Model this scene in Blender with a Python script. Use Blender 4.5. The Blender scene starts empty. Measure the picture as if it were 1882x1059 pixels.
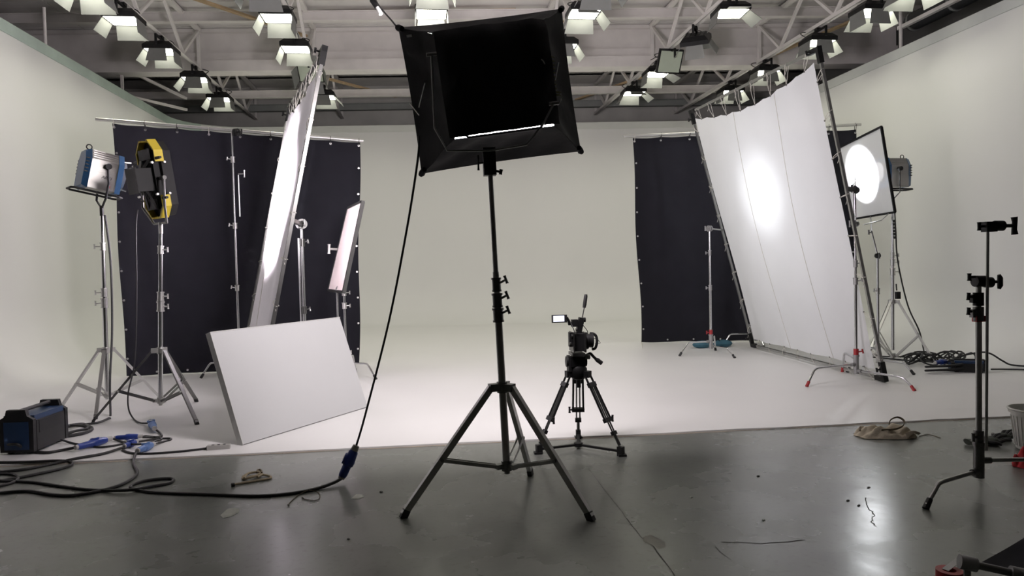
import bpy, math, random
from mathutils import Vector, Matrix, Euler
random.seed(7)
V = Vector
scene = bpy.context.scene
COL = scene.collection

# ------------------------------------------------------------------ camera
FOC, CX, CY, EYE = 1330.0, 941.0, 529.5, 1.45
YAW, PITCH, ROLL = math.radians(6.945), math.radians(1.855), math.radians(1.26)
FW = V((math.sin(YAW)*math.cos(PITCH), math.cos(YAW)*math.cos(PITCH), -math.sin(PITCH)))
_R0 = V((math.cos(YAW), -math.sin(YAW), 0)); _U0 = _R0.cross(FW)
RT = _R0*math.cos(ROLL) - _U0*math.sin(ROLL)
UP = _U0*math.cos(ROLL) + _R0*math.sin(ROLL)
CAMPOS = V((0, 0, EYE))
cam_data = bpy.data.cameras.new('camera')
cam = bpy.data.objects.new('camera', cam_data); COL.objects.link(cam)
cam_data.sensor_width = 36; cam_data.sensor_fit = 'HORIZONTAL'; cam_data.lens = FOC*36/1882
cam_data.clip_end = 200
m3 = Matrix((RT, UP, -FW)).transposed()
cam.matrix_world = Matrix.Translation(CAMPOS) @ m3.to_4x4()
scene.camera = cam

# ------------------------------------------------------------------ world + exposure
world = bpy.data.worlds.new('World'); scene.world = world; world.use_nodes = True
bg = world.node_tree.nodes['Background']
bg.inputs[0].default_value = (0.75, 0.8, 0.8, 1); bg.inputs[1].default_value = 0.0   # a closed hall: no daylight
scene.view_settings.view_transform = 'Standard'
scene.view_settings.look = 'None'
scene.view_settings.exposure = 1.18
scene.view_settings.gamma = 1.0
scene.view_settings.use_curve_mapping = False
scene.cycles.max_bounces = 6
scene.cycles.diffuse_bounces = 3
scene.cycles.glossy_bounces = 3
scene.cycles.transmission_bounces = 4
scene.cycles.transparent_max_bounces = 6
scene.cycles.sample_clamp_indirect = 3.0
scene.cycles.use_adaptive_sampling = True
scene.cycles.adaptive_threshold = 0.03
scene.cycles.caustics_reflective = False
scene.cycles.caustics_refractive = False

PANEL_EMIT = 10.0                       # ceiling lamp panels
PANEL_COL = (1.0, 0.99, 0.83)
SOFTBOX_EMIT = 32.0
HMI_LEFT_W, HMI_RIGHT_W, LED_W = 1500.0, 260.0, 900.0

# pixel of the photograph + depth / height -> point of the place
def ray(px, py): return FW + RT*((px-CX)/FOC) - UP*((py-CY)/FOC)
def P(px, py, y):
    d = ray(px, py); return CAMPOS + d*(y/d.y)
def F(px, py, z=0.0):
    d = ray(px, py); return CAMPOS + d*((z-EYE)/d.z)

# ------------------------------------------------------------------ materials
MATS = {}
def mat(name, col, rough=0.5, metal=0.0, var=0.10, scale=9.0, bump=0.0, bscale=60.0, spec=0.5, emit=None, estr=0.0, sheen=0.0, rvar=0.0):
    m = bpy.data.materials.new(name); m.use_nodes = True
    nt = m.node_tree; b = nt.nodes['Principled BSDF']
    tc = nt.nodes.new('ShaderNodeTexCoord')
    nz = nt.nodes.new('ShaderNodeTexNoise'); nz.inputs['Scale'].default_value = scale; nz.inputs['Detail'].default_value = 5
    nt.links.new(tc.outputs['Object'], nz.inputs['Vector'])
    mx = nt.nodes.new('ShaderNodeMix'); mx.data_type = 'RGBA'
    lo = [max(0, c*(1-var)) for c in col]; hi = [min(1, c*(1+var)) for c in col]
    mx.inputs[6].default_value = (*lo, 1); mx.inputs[7].default_value = (*hi, 1)
    nt.links.new(nz.outputs['Fac'], mx.inputs[0]); nt.links.new(mx.outputs[2], b.inputs['Base Color'])
    b.inputs['Roughness'].default_value = rough; b.inputs['Metallic'].default_value = metal
    b.inputs['Specular IOR Level'].default_value = spec
    if sheen: b.inputs['Sheen Weight'].default_value = sheen
    if rvar:
        mr = nt.nodes.new('ShaderNodeMapRange'); mr.inputs[3].default_value = max(0.02, rough-rvar); mr.inputs[4].default_value = min(1, rough+rvar)
        nt.links.new(nz.outputs['Fac'], mr.inputs[0]); nt.links.new(mr.outputs[0], b.inputs['Roughness'])
    if bump:
        n2 = nt.nodes.new('ShaderNodeTexNoise'); n2.inputs['Scale'].default_value = bscale; n2.inputs['Detail'].default_value = 4
        nt.links.new(tc.outputs['Object'], n2.inputs['Vector'])
        bp = nt.nodes.new('ShaderNodeBump'); bp.inputs['Strength'].default_value = bump; bp.inputs['Distance'].default_value = 0.02
        nt.links.new(n2.outputs['Fac'], bp.inputs['Height']); nt.links.new(bp.outputs[0], b.inputs['Normal'])
    if emit:
        m.cycles.emission_sampling = 'FRONT'
        b.inputs['Emission Color'].default_value = (*emit, 1); b.inputs['Emission Strength'].default_value = estr
    MATS[name] = m
    return m

def fabric(name, col, trans, clear, tint=None):
    m = bpy.data.materials.new(name); m.use_nodes = True
    nt = m.node_tree; nt.nodes.remove(nt.nodes['Principled BSDF']); out = nt.nodes['Material Output']
    tc = nt.nodes.new('ShaderNodeTexCoord')
    nz = nt.nodes.new('ShaderNodeTexNoise'); nz.inputs['Scale'].default_value = 3.0; nz.inputs['Detail'].default_value = 6
    nt.links.new(tc.outputs['Object'], nz.inputs['Vector'])
    mx = nt.nodes.new('ShaderNodeMix'); mx.data_type = 'RGBA'
    mx.inputs[6].default_value = (*[c*0.95 for c in col], 1); mx.inputs[7].default_value = (*col, 1)
    nt.links.new(nz.outputs['Fac'], mx.inputs[0])
    d = nt.nodes.new('ShaderNodeBsdfDiffuse'); t = nt.nodes.new('ShaderNodeBsdfTranslucent'); c = nt.nodes.new('ShaderNodeBsdfTransparent')
    nt.links.new(mx.outputs[2], d.inputs[0]); nt.links.new(mx.outputs[2], t.inputs[0])
    w = nt.nodes.new('ShaderNodeTexNoise'); w.inputs['Scale'].default_value = 9
    nt.links.new(tc.outputs['Object'], w.inputs['Vector'])
    bp = nt.nodes.new('ShaderNodeBump'); bp.inputs['Strength'].default_value = 0.15; bp.inputs['Distance'].default_value = 0.03
    nt.links.new(w.outputs['Fac'], bp.inputs['Height']); nt.links.new(bp.outputs[0], d.inputs['Normal'])
    a = nt.nodes.new('ShaderNodeMixShader'); a.inputs[0].default_value = trans
    nt.links.new(d.outputs[0], a.inputs[1]); nt.links.new(t.outputs[0], a.inputs[2])
    a2 = nt.nodes.new('ShaderNodeMixShader'); a2.inputs[0].default_value = clear
    nt.links.new(a.outputs[0], a2.inputs[1]); nt.links.new(c.outputs[0], a2.inputs[2])
    nt.links.new(a2.outputs[0], out.inputs[0])
    MATS[name] = m
    return m

def concrete(name):
    m = bpy.data.materials.new(name); m.use_nodes = True
    nt = m.node_tree; b = nt.nodes['Principled BSDF']; L = nt.links.new
    tc = nt.nodes.new('ShaderNodeTexCoord')
    def noise(s, det=6, dist=0.0):
        n = nt.nodes.new('ShaderNodeTexNoise'); n.inputs['Scale'].default_value = s; n.inputs['Detail'].default_value = det
        n.inputs['Distortion'].default_value = dist; L(tc.outputs['Object'], n.inputs['Vector']); return n
    def ramp(src, stops):
        r = nt.nodes.new('ShaderNodeValToRGB'); e = r.color_ramp.elements
        e[0].position, e[0].color = stops[0][0], (*stops[0][1], 1); e[1].position, e[1].color = stops[1][0], (*stops[1][1], 1)
        for p, c in stops[2:]:
            k = e.new(p); k.color = (*c, 1)
        L(src, r.inputs[0]); return r
    n1 = noise(0.45, 4, 0.0); n2 = noise(1.7, 5, 0.0); n3 = noise(26, 6)
    base = ramp(n1.outputs['Fac'], [(0.25, (0.172, 0.182, 0.165)), (0.75, (0.232, 0.242, 0.224))])
    st = ramp(n2.outputs['Fac'], [(0.30, (0.90, 0.90, 0.90)), (0.70, (1.05, 1.05, 1.04))])
    sp = ramp(n3.outputs['Fac'], [(0.30, (0.90, 0.90, 0.88)), (0.45, (1, 1, 1))])
    def mul(a, c):
        k = nt.nodes.new('ShaderNodeMix'); k.data_type = 'RGBA'; k.blend_type = 'MULTIPLY'; k.inputs[0].default_value = 1
        L(a, k.inputs[6]); L(c, k.inputs[7]); return k.outputs[2]
    L(mul(mul(base.outputs[0], st.outputs[0]), sp.outputs[0]), b.inputs['Base Color'])
    mr = nt.nodes.new('ShaderNodeMapRange'); mr.inputs[1].default_value = 0.3; mr.inputs[2].default_value = 0.7
    mr.inputs[3].default_value = 0.20; mr.inputs[4].default_value = 0.32
    L(n2.outputs['Fac'], mr.inputs[0]); L(mr.outputs[0], b.inputs['Roughness'])
    bp = nt.nodes.new('ShaderNodeBump'); bp.inputs['Strength'].default_value = 0.09; bp.inputs['Distance'].default_value = 0.012
    n4 = noise(7, 4, 0.0); L(n4.outputs['Fac'], bp.inputs['Height']); L(bp.outputs[0], b.inputs['Normal'])
    b.inputs['Specular IOR Level'].default_value = 0.5
    MATS[name] = m

concrete('concrete')
mat('cyc_paint', (0.80, 0.80, 0.785), 0.55, var=0.02, scale=1.3, spec=0.35)
mat('cyc_floor_paint', (0.80, 0.795, 0.785), 0.42, var=0.035, scale=1.6, spec=0.4, rvar=0.08)
mat('edge_dirt', (0.33, 0.28, 0.22), 0.8, var=0.5, scale=5)
mat('trim_green', (0.46, 0.56, 0.50), 0.6, var=0.25, scale=2.5)
mat('trim_pale', (0.72, 0.735, 0.70), 0.6, var=0.08, scale=2.5)
mat('trim_grey', (0.62, 0.64, 0.62), 0.6, var=0.12, scale=2.5)
mat('roof_white', (0.88, 0.845, 0.825), 0.7, var=0.16, scale=2.2, bump=0.1, bscale=12)
mat('steel_white', (0.87, 0.835, 0.81), 0.55, var=0.14, scale=3.0)
mat('steel_grey', (0.30, 0.315, 0.305), 0.6, var=0.2, scale=3)
mat('wall_grey', (0.68, 0.67, 0.64), 0.85, var=0.25, scale=1.6, bump=0.2, bscale=7)
mat('hall_grey', (0.16, 0.16, 0.155), 0.85, var=0.2, scale=1.2)
mat('wood_batten', (0.55, 0.40, 0.24), 0.7, var=0.25, scale=6)
mat('black_metal', (0.011, 0.011, 0.0115), 0.45, 0.0, var=0.3, scale=12, spec=0.22)
mat('black_plastic', (0.016, 0.016, 0.017), 0.5, var=0.25, scale=14, spec=0.25)
mat('black_rubber', (0.014, 0.014, 0.015), 0.6, var=0.3, scale=20)
mat('door_grey', (0.21, 0.215, 0.205), 0.5, 0.0, var=0.12, scale=6)
mat('chrome', (0.62, 0.62, 0.63), 0.20, 1.0, var=0.08, scale=8)
mat('alu', (0.62, 0.615, 0.60), 0.36, 0.9, var=0.12, scale=9)
mat('gunmetal', (0.16, 0.16, 0.155), 0.34, 0.9, var=0.25, scale=9)
mat('worn_steel', (0.36, 0.36, 0.345), 0.30, 0.75, var=0.25, scale=12)
mat('cast_grey', (0.30, 0.30, 0.30), 0.5, 0.6, var=0.25, scale=20)
mat('black_cloth', (0.0105, 0.0105, 0.0145), 0.9, var=0.25, scale=4, spec=0.2, bump=0.1, bscale=9)
mat('softbox_cloth', (0.007, 0.007, 0.008), 0.75, var=0.35, scale=7, spec=0.25, bump=0.35, bscale=7)
mat('silver_lining', (0.75, 0.74, 0.72), 0.35, 0.6, var=0.1)
mat('lamp_panel', (0.9, 0.9, 0.85), 0.5, var=0.01, emit=PANEL_COL, estr=PANEL_EMIT)
mat('lamp_panel_off', (0.55, 0.62, 0.50), 0.35, var=0.05)
mat('softbox_front', (0.9, 0.88, 0.9), 0.6, var=0.01, emit=(1.0, 0.915, 0.945), estr=SOFTBOX_EMIT)
mat('hmi_lens', (0.9, 0.9, 0.9), 0.2, var=0.01, emit=(1.0, 0.96, 1.0), estr=1.2)
mat('hmi_blue', (0.022, 0.075, 0.165), 0.4, var=0.15, scale=10)
mat('hmi_silver', (0.50, 0.49, 0.46), 0.36, 0.35, var=0.12, scale=8)
mat('ballast_blue', (0.008, 0.030, 0.085), 0.45, var=0.25, scale=9)
mat('ballast_grey', (0.020, 0.020, 0.0205), 0.5, var=0.15, scale=9, spec=0.25)
mat('plug_blue', (0.018, 0.045, 0.24), 0.4, var=0.2, scale=14)
mat('plug_blue_pale', (0.10, 0.19, 0.42), 0.4, var=0.15, scale=14)
mat('grey_plastic', (0.42, 0.41, 0.39), 0.55, var=0.12)
mat('yellow_guard', (0.60, 0.46, 0.035), 0.5, var=0.2, scale=9)
mat('red_paint', (0.33, 0.018, 0.022), 0.5, var=0.3, scale=12)
mat('red_cloth', (0.42, 0.015, 0.02), 0.8, var=0.25, scale=10)
mat('foam_white', (0.50, 0.505, 0.505), 0.75, var=0.04, scale=2.0, bump=0.06, bscale=120)
mat('foam_edge', (0.55, 0.55, 0.53), 0.85, var=0.15, scale=30, bump=0.3, bscale=150)
mat('cord_white', (0.62, 0.60, 0.55), 0.8, var=0.15, scale=20)
mat('rope_beige', (0.42, 0.35, 0.24), 0.9, var=0.3, scale=30)
mat('canvas', (0.52, 0.46, 0.35), 0.9, var=0.22, scale=7, bump=0.2, bscale=90)
mat('canvas_dark', (0.16, 0.13, 0.09), 0.9, var=0.25, scale=9)
mat('glove_green', (0.045, 0.052, 0.042), 0.85, var=0.3, scale=20)
mat('bucket_plastic', (0.74, 0.75, 0.70), 0.5, var=0.12, scale=8)
mat('screen_lit', (0.3, 0.3, 0.35), 0.3, var=0.02, emit=(0.80, 0.84, 1.0), estr=0.8)
mat('ink', (0.01, 0.01, 0.01), 0.6, var=0.02)
mat('label_white', (0.7, 0.7, 0.68), 0.6, var=0.05)
mat('letter_olive', (0.20, 0.18, 0.05), 0.7, var=0.3, scale=30)
mat('panel_pink', (0.74, 0.64, 0.63), 0.6, var=0.02)
mat('crack_dark', (0.05, 0.05, 0.045), 0.8, var=0.4, scale=30)
mat('stain_brown', (0.12, 0.11, 0.085), 0.35, var=0.4, scale=12)
mat('flake_pale', (0.46, 0.48, 0.43), 0.7, var=0.2, scale=15)
mat('duct_grey', (0.06, 0.063, 0.066), 0.5, 0.3, var=0.2)
mat('teal_bag', (0.03, 0.10, 0.14), 0.8, var=0.25, scale=12)
fabric('silk_right', (0.93, 0.935, 0.965), 0.45, 0.06)
fabric('silk_small', (0.94, 0.945, 0.965), 0.60, 0.10)
fabric('silk_left', (0.90, 0.875, 0.93), 0.25, 0.03)

# ------------------------------------------------------------------ mesh builder
ORG = {}
class MB:
    def __init__(s): s.v = []; s.f = []
    def add(s, vs, fs):
        o = len(s.v); s.v += [V(x) for x in vs]; s.f += [tuple(i+o for i in f) for f in fs]; return s
    def box(s, c, d, rot=None, taper=1.0):
        x, y, z = d[0]/2, d[1]/2, d[2]/2; c = V(c)
        pts = [(-x, -y, -z), (x, -y, -z), (x, y, -z), (-x, y, -z), (-x*taper, -y*taper, z), (x*taper, -y*taper, z), (x*taper, y*taper, z), (-x*taper, y*taper, z)]
        pts = [V(p) for p in pts]
        if rot is not None: pts = [rot @ p for p in pts]
        return s.add([c+p for p in pts], [(3, 2, 1, 0), (4, 5, 6, 7), (0, 1, 5, 4), (1, 2, 6, 5), (2, 3, 7, 6), (3, 0, 4, 7)])
    def bar(s, a, b, w, h, up=(0, 0, 1)):               # rectangular bar from a to b
        a, b = V(a), V(b); t = (b-a).normalized(); u = V(up)
        if abs(t.dot(u.normalized())) > 0.98: u = V((0, 1, 0))
        sd = t.cross(u).normalized(); n = sd.cross(t).normalized()
        q = [sd*(w/2)*i + n*(h/2)*j for i, j in ((-1, -1), (1, -1), (1, 1), (-1, 1))]
        return s.add([a+p for p in q]+[b+p for p in q], [(0, 1, 2, 3)[::-1], (4, 5, 6, 7), (0, 1, 5, 4), (1, 2, 6, 5), (2, 3, 7, 6), (3, 0, 4, 7)])
    def tube(s, pts, r, n=8, closed=False, caps=True, flat=1.0):
        pts = [V(p) for p in pts]; k = len(pts)
        rs = r if isinstance(r, (list, tuple)) else [r]*k
        tang = []
        for i in range(k):
            a = pts[(i-1) % k] if (closed or i > 0) else pts[i]; b = pts[(i+1) % k] if (closed or i < k-1) else pts[i]
            t = (b-a); tang.append(t.normalized() if t.length > 1e-9 else V((0, 0, 1)))
        u = tang[0].orthogonal().normalized() if abs(tang[0].z) > 0.95 else V((0, 0, 1)).cross(tang[0]).normalized()
        vs = []
        for i in range(k):
            u = (u - tang[i]*u.dot(tang[i]));
            u = u.normalized() if u.length > 1e-6 else tang[i].orthogonal().normalized()
            w = tang[i].cross(u)
            for j in range(n):
                a = 2*math.pi*j/n; vs.append(pts[i] + u*(math.cos(a)*rs[i]) + w*(math.sin(a)*rs[i]*flat))
        fs = []
        for i in range(k if closed else k-1):
            for j in range(n):
                a, b = i*n+j, i*n+(j+1) % n; c, d = ((i+1) % k)*n+(j+1) % n, ((i+1) % k)*n+j
                fs.append((a, b, c, d))
        if caps and not closed:
            fs.append(tuple(range(n))[::-1]); fs.append(tuple((k-1)*n+j for j in range(n)))
        return s.add(vs, fs)
    def cyl(s, a, b, r, r2=None, n=14):
        return s.tube([a, b], [r, r if r2 is None else r2], n)
    def ball(s, c, r, n=10, sc=(1, 1, 1)):
        c = V(c); vs = []; fs = []; m = n//2
        for i in range(1, m):
            th = math.pi*i/m
            for j in range(n):
                ph = 2*math.pi*j/n
                vs.append(c+V((math.sin(th)*math.cos(ph)*r*sc[0], math.sin(th)*math.sin(ph)*r*sc[1], math.cos(th)*r*sc[2])))
        vs += [c+V((0, 0, r*sc[2])), c-V((0, 0, r*sc[2]))]; T = len(vs)-2
        for i in range(m-2):
            for j in range(n):
                a, b = i*n+j, i*n+(j+1) % n; fs.append((a, a+n, b+n, b))
        for j in range(n):
            fs.append((T, j, (j+1) % n)); e = (m-2)*n; fs.append((T+1, e+(j+1) % n, e+j))
        return s.add(vs, fs)
    def prism(s, poly, a, b):                             # polygon in 3-D (list at a) extruded by vector b
        k = len(poly); p0 = [V(p)+V(a) for p in poly]; p1 = [p+V(b) for p in p0]
        return s.add(p0+p1, [tuple(range(k))[::-1], tuple(range(k, 2*k))]+[(i, (i+1) % k, k+(i+1) % k, k+i) for i in range(k)])
    def lathe(s, prof, c=(0, 0, 0), n=24):
        c = V(c); vs = []; k = len(prof)
        for r, z in prof:
            for j in range(n):
                a = 2*math.pi*j/n; vs.append(c+V((r*math.cos(a), r*math.sin(a), z)))
        fs = [(i*n+j, i*n+(j+1) % n, (i+1)*n+(j+1) % n, (i+1)*n+j) for i in range(k-1) for j in range(n)]
        return s.add(vs, fs)
    def grid(s, fn, nu, nv):
        vs = [fn(i/nu, j/nv) for j in range(nv+1) for i in range(nu+1)]
        fs = [(j*(nu+1)+i, j*(nu+1)+i+1, (j+1)*(nu+1)+i+1, (j+1)*(nu+1)+i) for j in range(nv) for i in range(nu)]
        return s.add(vs, fs)
    def sheet(s, fn, nu, nv, th):                         # a grid with thickness (both faces + rim)
        pts = [[V(fn(i/nu, j/nv)) for i in range(nu+1)] for j in range(nv+1)]
        def nrm(i, j):
            a = pts[j][min(i+1, nu)]-pts[j][max(i-1, 0)]; b = pts[min(j+1, nv)][i]-pts[max(j-1, 0)][i]
            n = a.cross(b); return n.normalized() if n.length > 1e-9 else V((0, 0, 1))
        vs = [pts[j][i]+nrm(i, j)*th/2 for j in range(nv+1) for i in range(nu+1)]+[pts[j][i]-nrm(i, j)*th/2 for j in range(nv+1) for i in range(nu+1)]
        N = (nu+1)*(nv+1); fs = []
        for j in range(nv):
            for i in range(nu):
                a = j*(nu+1)+i; q = (a, a+1, a+nu+2, a+nu+1); fs.append(q); fs.append(tuple(x+N for x in q[::-1]))
        ring = [i for i in range(nu+1)]+[j*(nu+1)+nu for j in range(1, nv+1)]+[nv*(nu+1)+i for i in range(nu-1, -1, -1)]+[j*(nu+1) for j in range(nv-1, 0, -1)]
        for k in range(len(ring)):
            a, b = ring[k], ring[(k+1) % len(ring)]; fs.append((b, a, a+N, b+N))
        return s.add(vs, fs)
    def build(s, name, material, parent=None, smooth=35, off=None):
        if off is None: off = ORG.get(parent, V((0, 0, 0))) if parent else V((0, 0, 0))
        me = bpy.data.meshes.new(name); me.from_pydata([tuple(p-off) for p in s.v], [], s.f)
        me.materials.append(MATS[material])
        if smooth:
            me.polygons.foreach_set('use_smooth', [True]*len(me.polygons)); me.set_sharp_from_angle(angle=math.radians(smooth))
        me.update()
        o = bpy.data.objects.new(name, me); COL.objects.link(o)
        if parent: o.parent = parent; ORG[o] = off
        return o

def tag(o, label, cat, group=None, kind=None):
    o['label'] = label; o['category'] = cat
    if group: o['group'] = group
    if kind: o['kind'] = kind
    return o
def thing(name, label, cat, loc=(0, 0, 0), group=None, kind=None, local=False, rot=None):
    o = bpy.data.objects.new(name, None); COL.objects.link(o); o.empty_display_size = 0.1
    o.location = loc
    if rot is not None: o.rotation_euler = rot
    ORG[o] = V((0, 0, 0)) if local else V(loc)
    return tag(o, label, cat, group, kind)
def one(mb, name, material, label, cat, loc=None, group=None, kind=None, smooth=35):   # a thing that is one mesh, origin at loc
    loc = V(loc) if loc is not None else sum(mb.v, V((0, 0, 0)))/len(mb.v)
    o = mb.build(name, material, None, smooth, off=loc); o.location = loc; ORG[o] = loc
    return tag(o, label, cat, group, kind)
def spline(pts, per=8, closed=False):
    pts = [V(p) for p in pts]; n = len(pts); out = []
    for i in range(n if closed else n-1):
        p0 = pts[(i-1) % n] if closed or i > 0 else pts[0]; p1 = pts[i]; p2 = pts[(i+1) % n]; p3 = pts[(i+2) % n] if closed or i+2 < n else pts[-1]
        for k in range(per):
            t = k/per; out.append(0.5*((2*p1)+(p2-p0)*t+(2*p0-5*p1+4*p2-p3)*t*t+(3*p1-p0-3*p2+p3)*t**3))
    if not closed: out.append(pts[-1])
    return out
def lerp(a, b, t): return V(a)*(1-t)+V(b)*t

# ================================================================== SETTING
XL, XR, CYC_H, COVE, CORNER = -5.73, 8.23, 5.0, 1.0, 1.4
SK = 0.083                                    # the roof beams and the back wall run a little askew to the side walls
def cross(y0, x): return y0 - SK*x
def front(x): return 5.89 - 0.011*(x+3.2)

# concrete floor
fl = MB().add([(-9, -6, 0), (10.5, -6, 0), (10.5, 21.5, 0), (-9, 21.5, 0)], [(0, 1, 2, 3)]).build('floor', 'concrete', smooth=0)
tag(fl, 'grey polished concrete floor with worn glossy patches and cracks', 'floor', kind='structure')
def ribbon(px, w, z=0.0012, jit=0.0):
    mb = MB(); pts = [F(*p) for p in px]; L = []; R = []
    fine = []
    for i in range(len(pts)-1):
        for k in range(5): fine.append(lerp(pts[i], pts[i+1], k/5))
    fine.append(pts[-1])
    for i, p in enumerate(fine):
        t = (fine[min(i+1, len(fine)-1)]-fine[max(i-1, 0)]).normalized(); n = V((-t.y, t.x, 0))
        p = p+n*random.uniform(-jit, jit); ww = w*random.uniform(0.5, 1.3)
        L.append(p+n*ww/2+V((0, 0, z))); R.append(p-n*ww/2+V((0, 0, z)))
    k = len(L); mb.add(L+R, [(i, i+1, k+i+1, k+i) for i in range(k-1)]); return mb
for px, w, j in (([(1082, 862), (1120, 912), (1142, 940)], .004, .002), ([(1142, 940), (1176, 985), (1200, 1004), (1240, 1059)], .006, .004),
                 ([(1325, 996), (1400, 1000), (1480, 993)], .006, .006), ([(1592, 915), (1597, 935), (1606, 945), (1603, 960), (1608, 968)], .006, .008),
                 ([(1313, 1005), (1345, 1030)], .004, .006)):
    ribbon(px, w, jit=j).build('crack', 'crack_dark', fl, smooth=0)
def blob(px, name, m, z=0.002, th=0.0):
    pts = [F(*p) for p in px]; up = V((0, 0, z)); k = len(pts); c = sum(pts, V())/k
    mb = MB(); mb.add([p+up*0.3 for p in pts]+[lerp(p, c, .3)+up for p in pts], [(i, (i+1) % k, k+(i+1) % k, k+i) for i in range(k)]+[tuple(range(k, 2*k))])
    return mb.build(name, m, fl, smooth=0)
blob([(1180, 988), (1196, 983), (1208, 989), (1222, 996), (1224, 1006), (1208, 1010), (1196, 1002), (1184, 998)], 'oil_stain', 'stain_brown')
blob([(405, 948), (418, 936), (432, 934), (440, 936), (438, 943), (425, 950), (410, 953)], 'paint_flake', 'flake_pale', 0.006)
blob([(645, 917), (655, 909), (667, 909), (669, 914), (660, 918)], 'paint_flake', 'flake_pale', 0.005)
for (x, y) in ((700, 905), (640, 992), (1393, 876), (1270, 915), (1558, 921), (1596, 897), (1578, 930), (1403, 957)):
    blob([(x-3, y), (x, y-1.5), (x+4, y), (x, y+1.5)], 'debris_chip', random.choice(['crack_dark', 'flake_pale']), 0.006)

# white cyclorama: floor, coves and walls in one seamless skin
yBL, yBR = cross(18.5, XL), cross(18.5, XR)
def corner_pts(c, r, d0, d1, n=10):
    """rounded corner at c, coming in along d0 and leaving along d1"""
    d0, d1 = V(d0).normalized(), V(d1).normalized(); ang = d0.angle(d1); t = r*math.tan(ang/2)
    a = V(c)-d0*t; n0 = V((d0.y, -d0.x)); ctr = a+n0*r; out = []
    for i in range(n+1):
        th = -ang*i/n; u = -n0; out.append(ctr+V((u.x*math.cos(th)-u.y*math.sin(th), u.x*math.sin(th)+u.y*math.cos(th)))*r)
    return out
dback = V((XR-XL, yBR-yBL)).normalized()
path = [V((XL, front(XL)))]+corner_pts((XL, yBL), CORNER, (0, 1), dback)+corner_pts((XR, yBR), CORNER, dback, (0, -1))+[V((XR, front(XR)))]
nrm = []
for i, p in enumerate(path):
    a = path[max(i-1, 0)]; b = path[min(i+1, len(path)-1)]; t = (b-a).normalized()
    if i == 0: t = V((0, 1))
    if i == len(path)-1: t = V((0, -1))
    nrm.append(V((t.y, -t.x)))                # inward
FLZ = 0.012
prof = [(COVE*(1-math.sin(a)), FLZ+COVE*(1-math.cos(a))) for a in [math.pi/2*k/14 for k in range(15)]]
prof += [(0, 2.4), (0, 3.7), (0, CYC_H), (-0.12, CYC_H), (-0.12, 0)]
wl = MB(); np_, nq = len(path), len(prof)
vs = [V((p.x+n.x*o, p.y+n.y*o, z)) for p, n in zip(path, nrm) for o, z in prof]
wl.add(vs, [(i*nq+j, i*nq+j+1, (i+1)*nq+j+1, (i+1)*nq+j) for i in range(np_-1) for j in range(nq-1)])
wall = wl.build('wall_cyclorama', 'cyc_paint', smooth=40)
tag(wall, 'seamless white cyclorama wall with curved corners and coved base', 'wall', kind='structure')
# floor of the cyclorama
fm = MB(); inner = [V((p.x+n.x*COVE, p.y+n.y*COVE, FLZ)) for p, n in zip(path, nrm)]
nf = 60; lip = []
for k in range(1, nf):
    x = inner[-1].x+(inner[0].x-inner[-1].x)*k/nf
    lip.append(V((x, front(x)+random.uniform(-.012, .012), FLZ)))
ring = inner+lip; k = len(ring)
low = [V((p.x, p.y, 0)) for p in [inner[-1]]+lip+[inner[0]]]
fm.add(ring+low, [tuple(range(k))[::-1]])
base = len(inner)-1; idx = list(range(base, k))+[0]
fm.f += [(idx[i], idx[i+1], k+i+1, k+i) for i in range(len(idx)-1)]
cf = fm.build('floor_cyclorama', 'cyc_floor_paint', smooth=0)
tag(cf, 'white painted studio floor inside the cyclorama', 'floor', kind='structure')
em = MB()
for x0, x1 in ((-5.0, -2.3), (-2.2, -.7), (-.6, .8), (.9, 2.9), (3.0, 5.6)):
    n = 14; L = []; R = []
    for i in range(n+1):
        x = x0+(x1-x0)*i/n; L.append(V((x, front(x)-.004-random.uniform(.008, .03), .0015))); R.append(V((x, front(x)+.0, .0015)))
    em.add(L+R, [(i, i+1, n+2+i, n+1+i) for i in range(n)])
em.build('worn_paint_edge', 'edge_dirt', fl, smooth=0)
# top capping strips of the cyclorama walls
def strip(name, label, pts, m, h=0.17, th=0.02, z=CYC_H):
    mb = MB()
    for a, b in zip(pts[:-1], pts[1:]): mb.bar((a[0], a[1], z-h/2+.02), (b[0], b[1], z-h/2+.02), th, h)
    return tag(mb.build(name, m, smooth=0), label, 'trim', kind='structure')
ins = [p+n*0.012 for p, n in zip(path, nrm)]
strip('trim_1', 'pale green capping strip along the top of the left cyclorama wall', [(p.x, p.y) for p in ins[:7]], 'trim_green')
strip('trim_2', 'pale capping strip along the top of the back cyclorama wall', [(p.x, p.y) for p in ins[6:18]], 'trim_pale')
strip('trim_3', 'pale grey capping strip along the top of the right cyclorama wall', [(p.x, p.y) for p in ins[17:]], 'trim_grey')

# hall shell around it
def wallbox(name, a, b, z0, z1, m, label, th=0.2):
    mb = MB().bar((a[0], a[1], (z0+z1)/2), (b[0], b[1], (z0+z1)/2), th, z1-z0)
    return tag(mb.build(name, m, smooth=0), label, 'wall', kind='structure')
wallbox('wall_back', (-9, cross(20.4, -9)), (10.5, cross(20.4, 10.5)), 0, 6.5, 'wall_grey', 'grey concrete hall wall seen above the cyclorama at the back')
wallbox('wall_left', (-8.9, -6), (-8.9, 21.5), 0, 6.5, 'hall_grey', 'dark hall wall beyond the left cyclorama wall')
wallbox('wall_right', (10.4, -6), (10.4, 21.5), 0, 6.5, 'hall_grey', 'dark hall wall beyond the right cyclorama wall')
wallbox('wall_front', (-9, -5.9), (10.5, -5.9), 0, 6.5, 'hall_grey', 'dark hall wall behind the viewpoint')

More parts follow.
